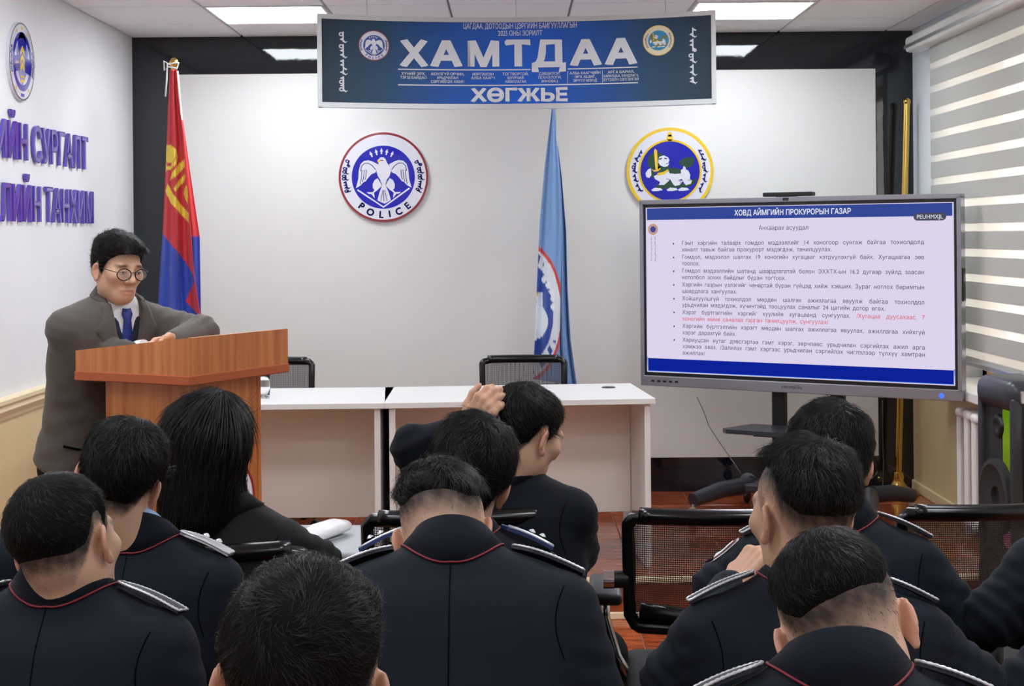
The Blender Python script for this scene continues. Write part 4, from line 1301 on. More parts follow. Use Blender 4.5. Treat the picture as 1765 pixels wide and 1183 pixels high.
_EDG = [(0, 1), (2, 3), (4, 5), (6, 7), (0, 2), (1, 3), (4, 6), (5, 7), (0, 4), (1, 5), (2, 6), (3, 7)]
_CO = np.array([(i, j, k) for k in (0, 1) for j in (0, 1) for i in (0, 1)])
def nets(fn, lo, hi, h):
    """surface of fn = 0 as vertices and quads; the field is only worked out near the surface"""
    lo = np.asarray(lo, np.float32); hi = np.asarray(hi, np.float32)
    c = 4
    n = (np.ceil((hi - lo) / (h * c)).astype(int)) * c + 1
    ax = [lo[i] + h * np.arange(n[i], dtype=np.float32) for i in range(3)]
    G = np.stack(np.meshgrid(ax[0][::c], ax[1][::c], ax[2][::c], indexing='ij'), -1).reshape(-1, 3)
    nc = [(q - 1) // c + 1 for q in n]
    Fc = fn(G).reshape(nc)
    near = np.abs(Fc) < h * c * 2.2
    # any coarse node near the surface switches on its neighbourhood
    on = np.zeros_like(near)
    for dx in (-1, 0, 1):
        for dy in (-1, 0, 1):
            for dz in (-1, 0, 1):
                on |= np.roll(near, (dx, dy, dz), (0, 1, 2))
    full = np.repeat(np.repeat(np.repeat(on, c, 0), c, 1), c, 2)[:n[0] + c // 2, :, :]
    sh = c // 2
    ix = [np.clip((np.arange(n[i]) + sh) // c, 0, nc[i] - 1) for i in range(3)]
    act = on[np.ix_(*ix)]
    F = Fc[np.ix_(*ix)].copy()
    idx = np.argwhere(act)
    P = np.stack([ax[i][idx[:, i]] for i in range(3)], -1)
    F[act] = fn(P)
    S = F < 0
    cnt = np.zeros([q - 1 for q in n], np.int8)
    for (i, j, k) in _CO:
        cnt += S[i:n[0] - 1 + i, j:n[1] - 1 + j, k:n[2] - 1 + k]
    cell = np.argwhere((cnt > 0) & (cnt < 8))
    cid = -np.ones(cnt.shape, np.int64)
    cid[tuple(cell.T)] = np.arange(len(cell))
    vals = np.stack([F[tuple((cell + o).T)] for o in _CO], 1)
    acc = np.zeros((len(cell), 3), np.float32); num = np.zeros((len(cell), 1), np.float32)
    for a, b in _EDG:
        fa, fb = vals[:, a], vals[:, b]
        m = (fa < 0) != (fb < 0)
        t = np.where(m, fa / np.where(fa == fb, 1, fa - fb), 0)[:, None]
        acc += m[:, None] * (_CO[a] + t * (_CO[b] - _CO[a])); num += m[:, None]
    V = lo + h * (cell + acc / np.maximum(num, 1))
    Q = []
    for axn in range(3):
        u, v = [(1, 2), (2, 0), (0, 1)][axn]
        sl0 = [slice(None)] * 3; sl1 = [slice(None)] * 3
        sl0[axn] = slice(0, n[axn] - 1); sl1[axn] = slice(1, n[axn])
        d = S[tuple(sl0)] != S[tuple(sl1)]
        e = np.argwhere(d)
        e = e[(e[:, u] > 0) & (e[:, v] > 0) & (e[:, u] < n[u] - 1) & (e[:, v] < n[v] - 1)]
        def at_(du, dv):
            q = e.copy(); q[:, u] += du; q[:, v] += dv
            return cid[tuple(q.T)]
        quad = np.stack([at_(-1, -1), at_(0, -1), at_(0, 0), at_(-1, 0)], 1)
        fl = S[tuple(e.T)]
        quad[~fl] = quad[~fl][:, ::-1]
        Q.append(quad)
    Q = np.concatenate(Q)
    Q = Q[(Q >= 0).all(1)]
    return V, Q

def rotm(yaw, pitch, roll):
    M = Matrix.Rotation(R(roll), 3, 'Y') @ Matrix.Rotation(R(-yaw), 3, 'Z') @ Matrix.Rotation(R(-pitch), 3, 'X')
    return np.array(M, np.float32)

def wob(P, f, s=0.0):
    return (np.sin(P[:, 0] * f + s) * np.sin(P[:, 1] * f * 1.13 + 1.7 * s + 1) + np.sin(P[:, 2] * f * .91 + P[:, 0] * f * .6 + s * 2.3) * .7 + np.sin((P[:, 0] - P[:, 1] + P[:, 2]) * f * 1.7 + s) * .35)

def head_sdf(L, nb, female=False):
    d = ellp(L, (0, -.014, .036), (.0755, .097, .084))
    d = smin(d, ellp(L, (0, .028, -.030), (.0585, .060, .080)), .03)
    d = smin(d, ellp(L, (0, .055, -.082), (.036, .034, .031)), .03)
    for s in (-1, 1):
        d = smin(d, ellp(L, (s * .044, .008, -.052), (.019, .028, .032)), .03)
        d = smin(d, ellp(L, (s * .043, .062, -.010), (.021, .020, .018)), .03)
    d = smin(d, rcone(L, (-.034, .079, .030), (.034, .079, .030), .012, .012), .02)
    for s in (-1, 1):
        q = L - np.array((s * .031, .103, .010), np.float32)
        d = smax(d, .0165 - np.sqrt((q * q).sum(1)), .012)
        d = smin(d, ellp(L, (s * .031, .0785, .009), (.0165, .0125, .0095)), .005)
    d = smin(d, rcone(L, (0, .086, .022), (0, .111, -.019), .0080, .0115), .014)
    for s in (-1, 1):
        d = smin(d, ellp(L, (s * .0135, .096, -.025), (.009, .012, .008)), .006)
    d = smin(d, ellp(L, (0, .0850, -.0560), (.0265, .0092, .0052)), .007)
    d = smin(d, ellp(L, (0, .0845, -.0672), (.0235, .0098, .0058)), .007)
    d = smax(d, -rcone(L, (-.0275, .0955, -.0618), (.0275, .0955, -.0618), .0036, .0036), .003)
    d = smin(d, rcone(L, (0, -.026, -.045), nb, .054, .060), .035)
    for s in (-1, 1):
        e = np.array((s * math.sin(R(30)), -math.cos(R(30)), 0)); nn = np.array((s * math.cos(R(30)), math.sin(R(30)), 0))
        c = np.array((s * .0735, .006, -.004)) + e * .015
        Rm = np.stack([nn, e, np.array((0, -.0, 1.))], 1).astype(np.float32)
        tl = np.array(Matrix.Rotation(R(-12) * 1, 3, 'X'), np.float32)
        ear = ellp(L, c, (.0072, .0180, .0300), Rm)
        ear = smax(ear, -ellp(L, c + nn * .009 - e * .002, (.009, .0115, .0205), Rm), .005)
        ear = smin(ear, ellp(L, c + np.array((0, .006, -.029)), (.006, .009, .010)), .006)
        d = smin(d, ear, .007)
    return d

AZ = np.array([0, .55, .95, 1.22, 1.42, 1.60, 1.85, 2.1, 2.5, PI])
def hairline(phi, zf, zb, up=0.0, burn=-.015):
    Z = np.array([zf, zf - .006, zf - .026 + up * .35, .02 + up * 1.2, burn + up * 1.9, .036 + up * .8, .030 + up, -.018 + up, (zb - .0) * .72 - .01 + up, zb + up])
    return np.interp(phi, AZ, Z)

def hair_t(L, hp):
    phi = np.arctan2(np.abs(L[:, 0]), L[:, 1])
    z = L[:, 2] + hp.get('tilt', 0) * L[:, 0]
    zl = hairline(phi, hp.get('zf', .078), hp.get('zb', -.055), hp.get('up', 0))
    soft = hp.get('soft', .03)
    s = sstep(0, soft, z - zl)
    T = hp.get('T', .012) * .8 * (1 + hp.get('top', .5) * sstep(.03, .11, z))
    if hp.get('front'):
        T = T + hp['front'] * sstep(.03, .09, L[:, 1]) * sstep(.05, .09, z)
    nz = 1 + .10 * wob(L, 55, hp.get('seed', 0)) + .05 * wob(L, 150, hp.get('seed', 0))
    return T * s * nz - .005 * (1 - sstep(-.004, .004, z - zl)), s, z - zl

def tubes(roots, dirs, nrm, length, r0, segs=3, curl=0.0, grav=None, lift=0.0, rng=None):
    """tapered three-sided strands, all at once"""
    n = len(roots)
    pts = [roots]
    d = dirs.copy()
    for k in range(segs):
        st = (length / segs)[:, None]
        pts.append(pts[-1] + d * st)
        d = d + nrm * (-curl) + (grav if grav is not None else 0)
        d /= np.linalg.norm(d, axis=1, keepdims=True) + 1e-9
    pts = np.stack(pts, 1)            # n, segs+1, 3
    w = np.cross(dirs, nrm); w /= np.linalg.norm(w, axis=1, keepdims=True) + 1e-9
    u = np.cross(w, dirs)
    taper = np.linspace(1, .25, segs + 1)
    rr = (np.asarray(r0).reshape(-1, 1) * taper[None]) if np.ndim(r0) else r0 * taper[None] * np.ones((n, 1))
    V = []
    for a in (0, 2.094, 4.189):
        V.append(pts + (w[:, None] * math.cos(a) + u[:, None] * math.sin(a)) * rr[..., None])
    V = np.stack(V, 2).reshape(-1, 3)   # n, segs+1, 3sides
    base = (np.arange(n) * (segs + 1) * 3)[:, None, None]
    k = np.arange(segs)[None, :, None] * 3
    s = np.arange(3)[None, None, :]
    s2 = (s + 1) % 3
    Q = np.stack([base + k + s, base + k + s2, base + k + 3 + s2, base + k + 3 + s], -1).reshape(-1, 4)
    return V, Q

def vnormals(V, Q):
    a, b, c = V[Q[:, 0]], V[Q[:, 1]], V[Q[:, 2]]
    fn = np.cross(b - a, c - a)
    N = np.zeros_like(V)
    for i in range(4): np.add.at(N, Q[:, i], fn)
    return N / (np.linalg.norm(N, axis=1, keepdims=True) + 1e-12)

def fast_mesh(name, V, Q, material, parent, smooth=True, col=None):
    me = bpy.data.meshes.new(name)
    me.vertices.add(len(V)); me.vertices.foreach_set('co', np.ascontiguousarray(V, np.float32).ravel())
    nq = len(Q)
    me.loops.add(nq * 4); me.loops.foreach_set('vertex_index', np.ascontiguousarray(Q, np.int32).ravel())
    me.polygons.add(nq); me.polygons.foreach_set('loop_start', np.arange(nq, dtype=np.int32) * 4)
    me.polygons.foreach_set('loop_total', np.full(nq, 4, np.int32))
    me.update(calc_edges=True)
    me.validate()
    if smooth: me.polygons.foreach_set('use_smooth', np.ones(nq, bool))
    if col is not None:
        ca = me.color_attributes.new('Col', 'FLOAT_COLOR', 'POINT')
        c4 = np.ones((len(V), 4), np.float32); c4[:, :3] = col
        ca.data.foreach_set('color', c4.ravel())
    return link_mesh(name, me, material, parent)

M_skin = mat('skin', (214, 172, 146), .5, attr='Col', spec=.4, bump=.05, bscale=700)
M_hair = mat('black_hair', (20, 18, 17), .40, spec=.5)
M_hcap = mat('black_hair_mass', (11, 10, 10), .8, spec=.12)
M_navy = mat('navy_uniform_wool', (14, 20, 31), .8, spec=.18, sheen=.04, var=.08, vscale=300, bump=.12, bscale=900)
M_navy2 = mat('dark_navy_suit_wool', (12, 16, 25), .8, spec=.16, sheen=.03, var=.08, vscale=300, bump=.12, bscale=900)
M_bkj = mat('black_blazer_cloth', (8, 9, 10), .7, spec=.2, sheen=.06, bump=.12, bscale=900)
M_grey = mat('grey_brown_suit_wool', (88, 82, 78), .8, spec=.3, sheen=.15, var=.12, vscale=500, bump=.15, bscale=900)
M_trs = mat('dark_trousers', (12, 13, 18), .8, spec=.2)
M_shoe = mat('black_shoe_leather', (16, 16, 17), .3)
M_pipe = mat('red_piping', (118, 24, 34), .6)
M_seam = mat('dark_seam_thread', (3, 4, 7), .9, spec=.05)
M_board = mat('dark_shoulder_board', (20, 24, 38), .6)
M_blboard = mat('blue_shoulder_board', (40, 56, 104), .5)
M_silver = mat('silver_braid', (214, 216, 220), .35, metal=.5)
M_shirt = mat('white_shirt_cotton', (232, 236, 242), .7)
M_lblue = mat('light_blue_shirt_cotton', (150, 182, 222), .7)

LINS = lambda c: np.array(lin(c), np.float32)

def hand_prims(wr, fd, pn, thumb, curl=40., spread=1.0, sc=1.0):
    """palm and five fingers as tapered bones; fd: finger direction, pn: palm side, thumb: towards the thumb"""
    wr, fd, pn, th = (np.asarray(q, float) for q in (wr, fd, pn, thumb))
    fd = fd / np.linalg.norm(fd)
    th = th - fd * th.dot(fd); th /= np.linalg.norm(th)
    pn = pn - fd * pn.dot(fd) - th * pn.dot(th); pn /= np.linalg.norm(pn)
    out = []
    for off, ln, kl in ((.029, .068, .088), (.0095, .076, .092), (-.0105, .070, .088), (-.029, .054, .080)):
        k = wr + fd * kl * sc + th * off * sc * spread
        out.append((wr + th * off * .6 * sc, k, .0165 * sc, .0115 * sc))
        p, a = k, 0.0
        for seg, f in enumerate((.45, .32, .23)):
            a += R(curl * (1.0, 1.1, .7)[seg])
            dd = fd * math.cos(a) + pn * math.sin(a)
            q = p + dd * ln * f * sc
            out.append((p, q, (.0098, .0088, .0078)[seg] * sc, (.0088, .0078, .0066)[seg] * sc))
            p = q
    b = wr + fd * .018 * sc + th * .022 * sc
    m = b + (th * .62 + fd * .70 + pn * .25) * .042 * sc
    e = m + (th * .25 + fd * .9 + pn * .3) * .034 * sc
    t = e + (fd * .9 + pn * .35) * .026 * sc
    out += [(b, m, .015 * sc, .0115 * sc), (m, e, .0108 * sc, .0095 * sc), (e, t, .0092 * sc, .0075 * sc)]
    return out

ZW = np.array([-.70, -.66, -.60, -.48, -.36, -.25, -.16, -.115, -.085, -.06, -.035, -.012, .008, .036])
WW = np.array([.185, .192, .188, .178, .182, .192, .200, .203, .200, .186, .150, .100, .072, .03])
DW = np.array([.125, .13, .128, .118, .118, .122, .120, .114, .104, .092, .080, .066, .052, .03])
CW = np.array([.05, .05, .05, .045, .04, .04, .045, .048, .05, .054, .056, .058, .058, .058])
def torso_sdf(Q, ws, ds, bot, hunch=0.0):
    z = Q[:, 2]
    w = np.interp(z, ZW, WW).astype(np.float32) * ws
    dd = np.interp(z, ZW, DW).astype(np.float32) * ds
    cy = np.interp(z, ZW, CW).astype(np.float32) + hunch * sstep(-.1, -.6, z) * 0
    y = Q[:, 1] - cy
    p = 2.35
    f = ((np.abs(Q[:, 0]) / w) ** p + (np.abs(y) / dd) ** p) ** (1 / p)
    d = (f - 1) * np.minimum(w, dd)
    d = smax(d, z - .034, .02)
    return smax(d, bot - z, .02)

def collar_band(N, Rt, ws, prof, a0, a1, n=40, tilt=.10, cx=.0, ry=1.0, rx=1.0):
    """loft of a profile (radius offset, height) round the neck; a = 0 is the nape"""
    rows = []
    for k in range(n + 1):
        a = a0 + (a1 - a0) * k / n
        row = []
        for dr, hz in prof:
            bx, by = (.066 * rx + dr), (.064 * ry + dr)
            p = np.array((bx * math.sin(a) + cx, .052 - by * math.cos(a), hz - tilt * (1 - math.cos(a)) * .5))
            row.append(tuple(N + Rt @ p))
        rows.append(row)
    return rows

PEOPLE = []
def person(label, head, ang, neck, tang, style='police', ws=1.0, ds=1.0, hs=1.0, hair=None, arms=None, bot=-.62, skin=(196, 156, 130), group=None, boards=None,
           seat=True, legs='sit', collar=True, shirt=None, res=.009, hands=None, seed=1, patch=(), sleeve=1.0, floorz=0.0, category='person', strands=6000, eyes=False, foot=None):
    rng = np.random.default_rng(seed)
    H = np.array(at(*head), np.float32); Rh = rotm(*ang)
    N = np.array(at(*neck), np.float32); Rt = rotm(*tang)
    hip = N + Rt @ np.array((0, .05, -.60), np.float32)
    base = np.array((hip[0], hip[1], floorz), np.float32)
    if foot is not None: base[:2] = foot
    root = empty('person', tuple(base), 0, label, category, group)
    B = base
    hp = dict(hair or {}); hp.setdefault('seed', seed)
    # ---------------- head, neck and hands: one skin surface
    nbl = (Rh.T @ (N + Rt @ np.array((0, .045, -.045), np.float32) - H)) / hs
    fn = lambda L: head_sdf(L, nbl)
    lo = np.minimum((-.105, -.125, -.125), nbl - .075); hi = np.maximum((.105, .135, .135), nbl + .075)
    V, Q = nets(fn, lo, hi, .0034 if eyes else .0042)
    phi = np.arctan2(np.abs(V[:, 0]), V[:, 1])
    base_c = LINS(skin)
    C = np.repeat(base_c[None], len(V), 0)
    C *= (1 + .05 * wob(V, 60, seed))[:, None]
    earm = sstep(.074, .084, np.abs(V[:, 0])) * (np.abs(V[:, 2]) < .05)
    C = C * (1 - earm[:, None] * np.array((.0, .16, .16)))
    lips = np.exp(-((V[:, 0] / .027) ** 4) - ((V[:, 2] + .0615) / .0095) ** 2) * (V[:, 1] > .075)
    C = C * (1 - lips[:, None] * np.array((.12, .32, .28)))
    brow = np.exp(-(((np.abs(V[:, 0]) - .033) / .018) ** 4) - ((V[:, 2] - .031 + .12 * (np.abs(V[:, 0]) - .033)) / .0052) ** 2) * (V[:, 1] > .06)
    C = C * (1 - .9 * brow[:, None])
    # cropped stubble between the natural hairline and the longer hair
    nat = hairline(phi, .078, -.075)
    upper = hairline(phi, hp.get('zf', .078), hp.get('zb', -.055), hp.get('up', 0))
    zz = V[:, 2] + hp.get('tilt', 0) * V[:, 0]
    isear = np.abs(V[:, 0]) > .078
    fh = hp.get('fade', .035)
    stub = sstep(fh, -.004, upper - zz) ** .8 * (~isear) * sstep(-.012, .006, V[:, 2] - nat)
    low = sstep(-.01, .012, V[:, 2] - nat) * (~isear) * hp.get('stub', .4) * .5
    stub = np.clip(np.maximum(stub * .96, low) * (1 + .10 * wob(V, 210, seed)), 0, .96)
    C = C * (1 - stub[:, None]) + LINS((44, 40, 38)) * stub[:, None]
    Vw = (V * hs) @ Rh.T + H - B
    VS, QS, CS = [Vw], [Q], [C]
    for prims in (hands or []):
        pr = [tuple(np.asarray(x, np.float32) if np.ndim(x) else x for x in q) for q in hand_prims(*prims['a'], **prims.get('k', {}))]
        wrp = np.asarray(prims['a'][0], np.float32); el = np.asarray(prims['el'], np.float32)
        arm_dir = (el - wrp) / np.linalg.norm(el - wrp)
        def hf(P):
            d = rcone(P, wrp, wrp + arm_dir * .10, .025, .031)
            for a, b, ra, rb in pr: d = smin(d, rcone(P, a, b, ra, rb), .007)
            return d
        allp = np.array([q[0] for q in pr] + [q[1] for q in pr] + [wrp + arm_dir * .10])
        hv, hq = nets(hf, allp.min(0) - .045, allp.max(0) + .045, .004)
        o = sum(len(x) for x in VS)
        VS.append(hv - B); QS.append(hq + o); CS.append(np.repeat((base_c * np.array((1.0, .93, .90), np.float32))[None], len(hv), 0))
    body = fast_mesh('body', np.concatenate(VS), np.concatenate(QS), M_skin, root, True, np.concatenate(CS))
    # ---------------- hair: a combed mass and strands over it
    if hair is not None:
        def hfld(L):
            # scalp only, so ears and neck do not carry hair
            d = ellp(L, (0, -.014, .036), (.0755, .097, .084))
            d = smin(d, ellp(L, (0, .030, -.030), (.0605, .060, .080)), .03)
            d = smin(d, rcone(L, (0, -.026, -.045), nbl, .054, .060), .035)
            return d
        if hp.get('long'):
            hv, hq = long_hair(hp, hfld)
        else:
            ft = lambda L: hfld(L) - hair_t(L, hp)[0]
            hv, hq = nets(ft, (-.115, -.135, -.11), (.115, .135, .165), .0045)
            t, s, e = hair_t(hv, hp)
            keep = (s > .02)
            fk = keep[hq].any(1)
            hq = hq[fk]
        nrm = vnormals(hv, hq)
        wh = np.array(hp.get('whorl', (.008, -.062, .102)))
        out = [(hv @ Rh.T * hs + H - B, hq)]
        if not hp.get('long'):
            t, s, e = hair_t(hv, hp)
            used = np.zeros(len(hv), bool); used[np.unique(hq)] = True
            wgt = (s * used); wgt = np.where(s > .02, .45 + wgt, 0) * used
            pick = rng.choice(len(hv), strands, p=wgt / wgt.sum())
            p = hv[pick] + rng.normal(0, .0018, (strands, 3))
            n = nrm[pick]
            flow = p - wh
            if hp.get('sweep') is not None:
                flow = flow * (1 - hp.get('sweepw', .6)) + np.array(hp['sweep']) * hp.get('sweepw', .6) * .1
            sw = np.cross(n, flow) * hp.get('swirl', .35)
            dr = flow / (np.linalg.norm(flow, axis=1, keepdims=True) + 1e-6) + sw / (np.linalg.norm(flow, axis=1, keepdims=True) + 1e-6)
            clump = np.stack([wob(p, 70, 1 + seed), wob(p, 76, 2 + seed), wob(p, 81, 3 + seed)], 1)
            dr = dr + clump * hp.get('mess', .22) + rng.normal(0, .16, (strands, 3))
            dr -= n * (dr * n).sum(1, keepdims=True)
            dr /= np.linalg.norm(dr, axis=1, keepdims=True) + 1e-9
            lift = hp.get('lift', .12)
            dr = dr + n * (lift + rng.normal(0, .07, (strands, 1)))
            dr /= np.linalg.norm(dr, axis=1, keepdims=True)
            ln = hp.get('len', .028) * rng.uniform(.55, 1.25, strands) * (.25 + .75 * s[pick]) * (1 - hp.get('fcut', .55) * sstep(.02, .07, p[:, 1]))
            sv, sq = tubes(p - n * .003, dr, n, ln, float(np.clip(.00018 * head[2], .00032, .00058)), 3, curl=.22)
            out.append((sv @ Rh.T * hs + H - B, sq))
            # fine stubble at the edge of the cut
            if hp.get('stubble', True):
                sc_w = stub * (~isear) * (zz < upper + .03)
                if sc_w.sum() > 0:
                    ns = 1500
                    nv = vnormals(V, Q)
                    pk = rng.choice(len(V), ns, p=sc_w / sc_w.sum())
                    p = V[pk] + rng.normal(0, .0016, (ns, 3)); n = nv[pk]
                    dr = (p - wh); dr -= n * (dr * n).sum(1, keepdims=True); dr /= np.linalg.norm(dr, axis=1, keepdims=True) + 1e-9
                    dr = dr + n * .55 + rng.normal(0, .15, (ns, 3)); dr /= np.linalg.norm(dr, axis=1, keepdims=True)
                    sv, sq = tubes(p - n * .001, dr, n, rng.uniform(.002, .006, ns), .00035, 2)
                    out.append((sv @ Rh.T * hs + H - B, sq))
        else:
            sv, sq = long_strands(hp, hv, hq, nrm, rng)
            out.append((sv @ Rh.T * hs + H - B, sq))
        o = 0; VV, QQ = [], []
        for v, q in out:
            VV.append(v); QQ.append(q + o); o += len(v)
        ho = fast_mesh('hair', np.concatenate(VV), np.concatenate(QQ), [hp.get('mat', M_hair), M_hcap], root)
        mi = np.zeros(len(ho.data.polygons), np.int32); mi[:len(out[0][1])] = 1
        ho.data.polygons.foreach_set('material_index', mi)
    # ---------------- jacket
    mj = {'police': M_navy, 'suit': M_navy2, 'blazer': M_bkj, 'grey': M_grey}[style]
    S = {s: N + Rt @ np.array((s * .162 * ws, .045, -.108), np.float32) for s in (-1, 1)}
    arms = arms or {}
    EL, WR = {}, {}
    for s, key in ((-1, 'L'), (1, 'R')):
        if key in arms:
            EL[s] = np.array(at(*arms[key][0]), np.float32); WR[s] = np.array(at(*arms[key][1]), np.float32)
        else:
            EL[s] = S[s] + Rt @ np.array((s * .085, .02, -.25), np.float32)
            WR[s] = EL[s] + Rt @ np.array((-s * .09, .20, .0), np.float32) + np.array((0, 0, -.06), np.float32)
    pts = np.array([N + Rt @ np.array(q, np.float32) for q in ((.23 * ws, .2, .05), (-.23 * ws, -.1, .05), (.23 * ws, .2, bot - .02), (-.23 * ws, .2, bot - .02), (.2, -.1, bot), (-.2, -.1, bot))] + [EL[-1], EL[1], WR[-1], WR[1]])
    def tors(P):
        return torso_sdf((P - N) @ Rt, ws, ds, bot)
    def jack(P, cut=True):
        q = (P - N) @ Rt
        d = torso_sdf(q, ws, ds, bot)
        for s in (-1, 1):
            a = rcone(P, S[s], EL[s], .066 * sleeve, .055 * sleeve)
            b = rcone(P, EL[s], WR[s], .057 * sleeve, .040 * sleeve)
            ea = np.exp(-(((P - EL[s]) ** 2).sum(1)) / .012)
            arm = smin(a, b, .02) + .0042 * ea * np.sin(((P - EL[s]) @ ((EL[s] - S[s]) / (np.linalg.norm(EL[s] - S[s]) + 1e-6))) * 190 + wob(P, 22, seed) * 1.2)
            sa = np.exp(-(((P - S[s] - (EL[s] - S[s]) * .35) ** 2).sum(1)) / .010)
            arm += .0030 * sa * np.sin((P[:, 2] + .4 * s * P[:, 0]) * 150 + wob(P, 18, seed + 3) * 1.5)
            d = smin(d, arm, .022)
        d = d + .0022 * wob(P, 17, seed) * sstep(-.08, -.3, q[:, 2]) + (.0008 if style == 'grey' else .0028) * np.sin(q[:, 2] * 70 + np.abs(q[:, 0]) * 60 + wob(P, 9, seed) * 2) * sstep(-.18, -.36, q[:, 2]) * sstep(.03, .13, np.abs(q[:, 0]))
        if style == 'grey' and cut:
            vw = np.interp(q[:, 2], [-.345, -.30, -.03, .04], [-.02, .006, .050, .07]) + .0
            fc = np.maximum(np.abs(q[:, 0]) - vw, -(q[:, 1] - .07))
            d = np.maximum(d, -fc)
        # hollow for the neck
        d = smax(d, -rcone(P, N + Rt @ np.array((0, .05, -.03), np.float32), N + Rt @ np.array((0, .05, .12), np.float32), .060, .064), .008)
        return d
    jv, jq = nets(jack, pts.min(0) - .09, pts.max(0) + .09, res)
    jacket = fast_mesh('jacket', jv - B, jq, mj, root)
    bvh = BVHTree.FromPolygons([tuple(x) for x in jv], [tuple(x) for x in jq.tolist()])
    def snap(p_loc, d_loc, off=.0):
        o = N + Rt @ np.array(p_loc, np.float32); dd = Rt @ np.array(d_loc, np.float32)
        h = bvh.ray_cast(Vector(o.tolist()), Vector(dd.tolist()))
        if h[0] is None: return None
        return h[0] + h[1] * off
    LB = Vector(B.tolist())
    # collar with piping
    if collar:
        hi_ = {'police': .048, 'grey': .034}.get(style, .038)
        rows = []
        for k in range(41):
            an_ = R(-122 + 244 * k / 40)
            sa, ca = math.sin(an_), math.cos(an_)
            def ring(dr, hz, tl=.06):
                return N + Rt @ np.array(((.066 + dr) * sa, .052 - (.064 + dr) * ca, hz - tl * (1 - ca) * .5), np.float32)
            dr = .013 + .008 * abs(sa)
            hit = snap(((.066 + dr) * sa, .052 - (.064 + dr) * ca, .12), (0, 0, -1), .0)
            low = ring(dr, -.02)
            bot_ = np.array(hit[:], np.float32) + Rt @ np.array((.003 * sa, -.003 * ca, .002), np.float32) if hit is not None else low
            if (Rt.T @ (bot_ - N))[2] < -.06: bot_ = low
            top = ring(.006, hi_)
            rows.append([tuple(ring(.0, .0)), tuple(ring(-.001, hi_ - .004)), tuple(ring(.002, hi_ + .001)), tuple(top), tuple(top * .5 + bot_ * .5 + Rt @ np.array((.002 * sa, -.002 * ca, 0), np.float32)), tuple(bot_)])
        mb = MB(); mb.grid([[Vector(p) - LB for p in r_] for r_ in rows])
        co = mb.build('collar', mj, jacket, smooth=True)
        sm = co.modifiers.new('thick', 'SOLIDIFY'); sm.thickness = .003
        if style == 'police':
            pp = [Vector(r_[-1]) - LB for r_ in rows]
            MB().tube(pp, .0019, 6).build('collar_piping', M_pipe, jacket, smooth=True)
    if shirt:
        rows = collar_band(N, Rt, ws, [(-.006, .0), (-.008, .058), (-.004, .062), (.001, .055), (.004, .02)], R(-150), R(150))
        mb = MB(); mb.grid([[Vector(p) - LB for p in r_] for r_ in rows])
        co = mb.build('shirt_collar', shirt, root, smooth=True)
        sm = co.modifiers.new('thick', 'SOLIDIFY'); sm.thickness = .002
    # seams down the back and round the armholes
    if style != 'grey':
        pp = [snap((0, -.5, z), (0, 1, 0), .0) for z in np.linspace(-.02, bot + .1, 26)]
        pp = [q - LB for q in pp if q is not None]
        if len(pp) > 3: MB().tube(pp, .0012, 5).build('back_seam', M_seam, jacket)
    for s in (-1, 1):
        pp = [snap((s * (.172 - .020 * math.sin((z + .06) / -.16 * PI) * (z > -.22)) * ws, -.5, z), (0, 1, 0), .0) for z in np.linspace(-.075, -.20, 14)]
        pp = [q - LB for q in pp if q is not None]
        if len(pp) > 3: MB().tube(pp, .0013, 5).build('armhole_seam', M_seam, jacket)
    # shoulder boards
    if boards:
        for s in (-1, 1):
            if boards.get('side') and s not in boards['side']: continue
            cl = []
            for k in range(9):
                t = k / 8
                q = snap((s * (.088 + .106 * t) * ws, .050, .3), (0, 0, -1), .006)
                if q is None: continue
                cl.append(q - LB)
            if len(cl) < 5: continue
            # straighten: a stiff board bridges the hollow of the shoulder
            a, b = cl[0], cl[-1]
            cl = [a + (b - a) * (i / 8) + Vector((0, 0, 1)) * (.0045 * math.sin(PI * i / 8) + .001) for i in range(9)]
            ax_ = (b - a).normalized(); fw = Vector((Rt @ np.array((0, 1, 0), np.float32)).tolist()); fw = (fw - ax_ * fw.dot(ax_)).normalized(); upv = ax_.cross(fw) * (-1 if s < 0 else 1)
            if upv.z < 0: upv = -upv
            outl, top = [], []
            wd = [.010, .020, .025, .026, .0265, .027, .0275, .028, .028]
            rows = []
            for i, c in enumerate(cl):
                w_ = wd[i]
                rows.append([c - fw * w_ - upv * .0035, c - fw * w_ + upv * .0035, c + upv * .0055, c + fw * w_ + upv * .0035, c + fw * w_ - upv * .0035, c - fw * w_ - upv * .0035])
            mb = MB(); mb.grid(rows); mb.bm.faces.new([mb.bm.verts.new(p) for p in rows[0][:5]]); mb.bm.faces.new([mb.bm.verts.new(p) for p in rows[-1][:5]])
            bo = mb.build('shoulder_board', boards.get('mat', M_board), root)
            if boards.get('kind', 'braid') == 'braid':
                ed = [c - fw * (wd[i] + .001) + upv * .003 for i, c in enumerate(cl)] + [c + fw * (wd[i] + .001) + upv * .003 for i, c in reversed(list(enumerate(cl)))]
                fine = []
                for i in range(len(ed)):
                    p0_, p1_ = ed[i], ed[(i + 1) % len(ed)]
                    fine += [p0_.lerp(p1_, t) for t in np.linspace(0, 1, 5)[:-1]]
                MB().tube(fine, [.0018 + .0009 * (k % 2) for k in range(len(fine))], 6, closed=True).build('braid', M_silver, bo, smooth=True)
            else:
                for w_ in boards.get('lines', (-.016, .016)):
                    MB().tube([c + fw * w_ + upv * .0048 for c in cl[1:]], .0022, 6).build('stripe', M_silver, bo, smooth=True)
            for t in boards.get('stars', ()):
                c = a.lerp(b, t) + upv * .016
                MB().lathe([(0, .005), (.003, .004), (.0075, 0)], c, 10, ax_.to_track_quat('X', 'Z').to_matrix()).build('star', M_silver, bo)
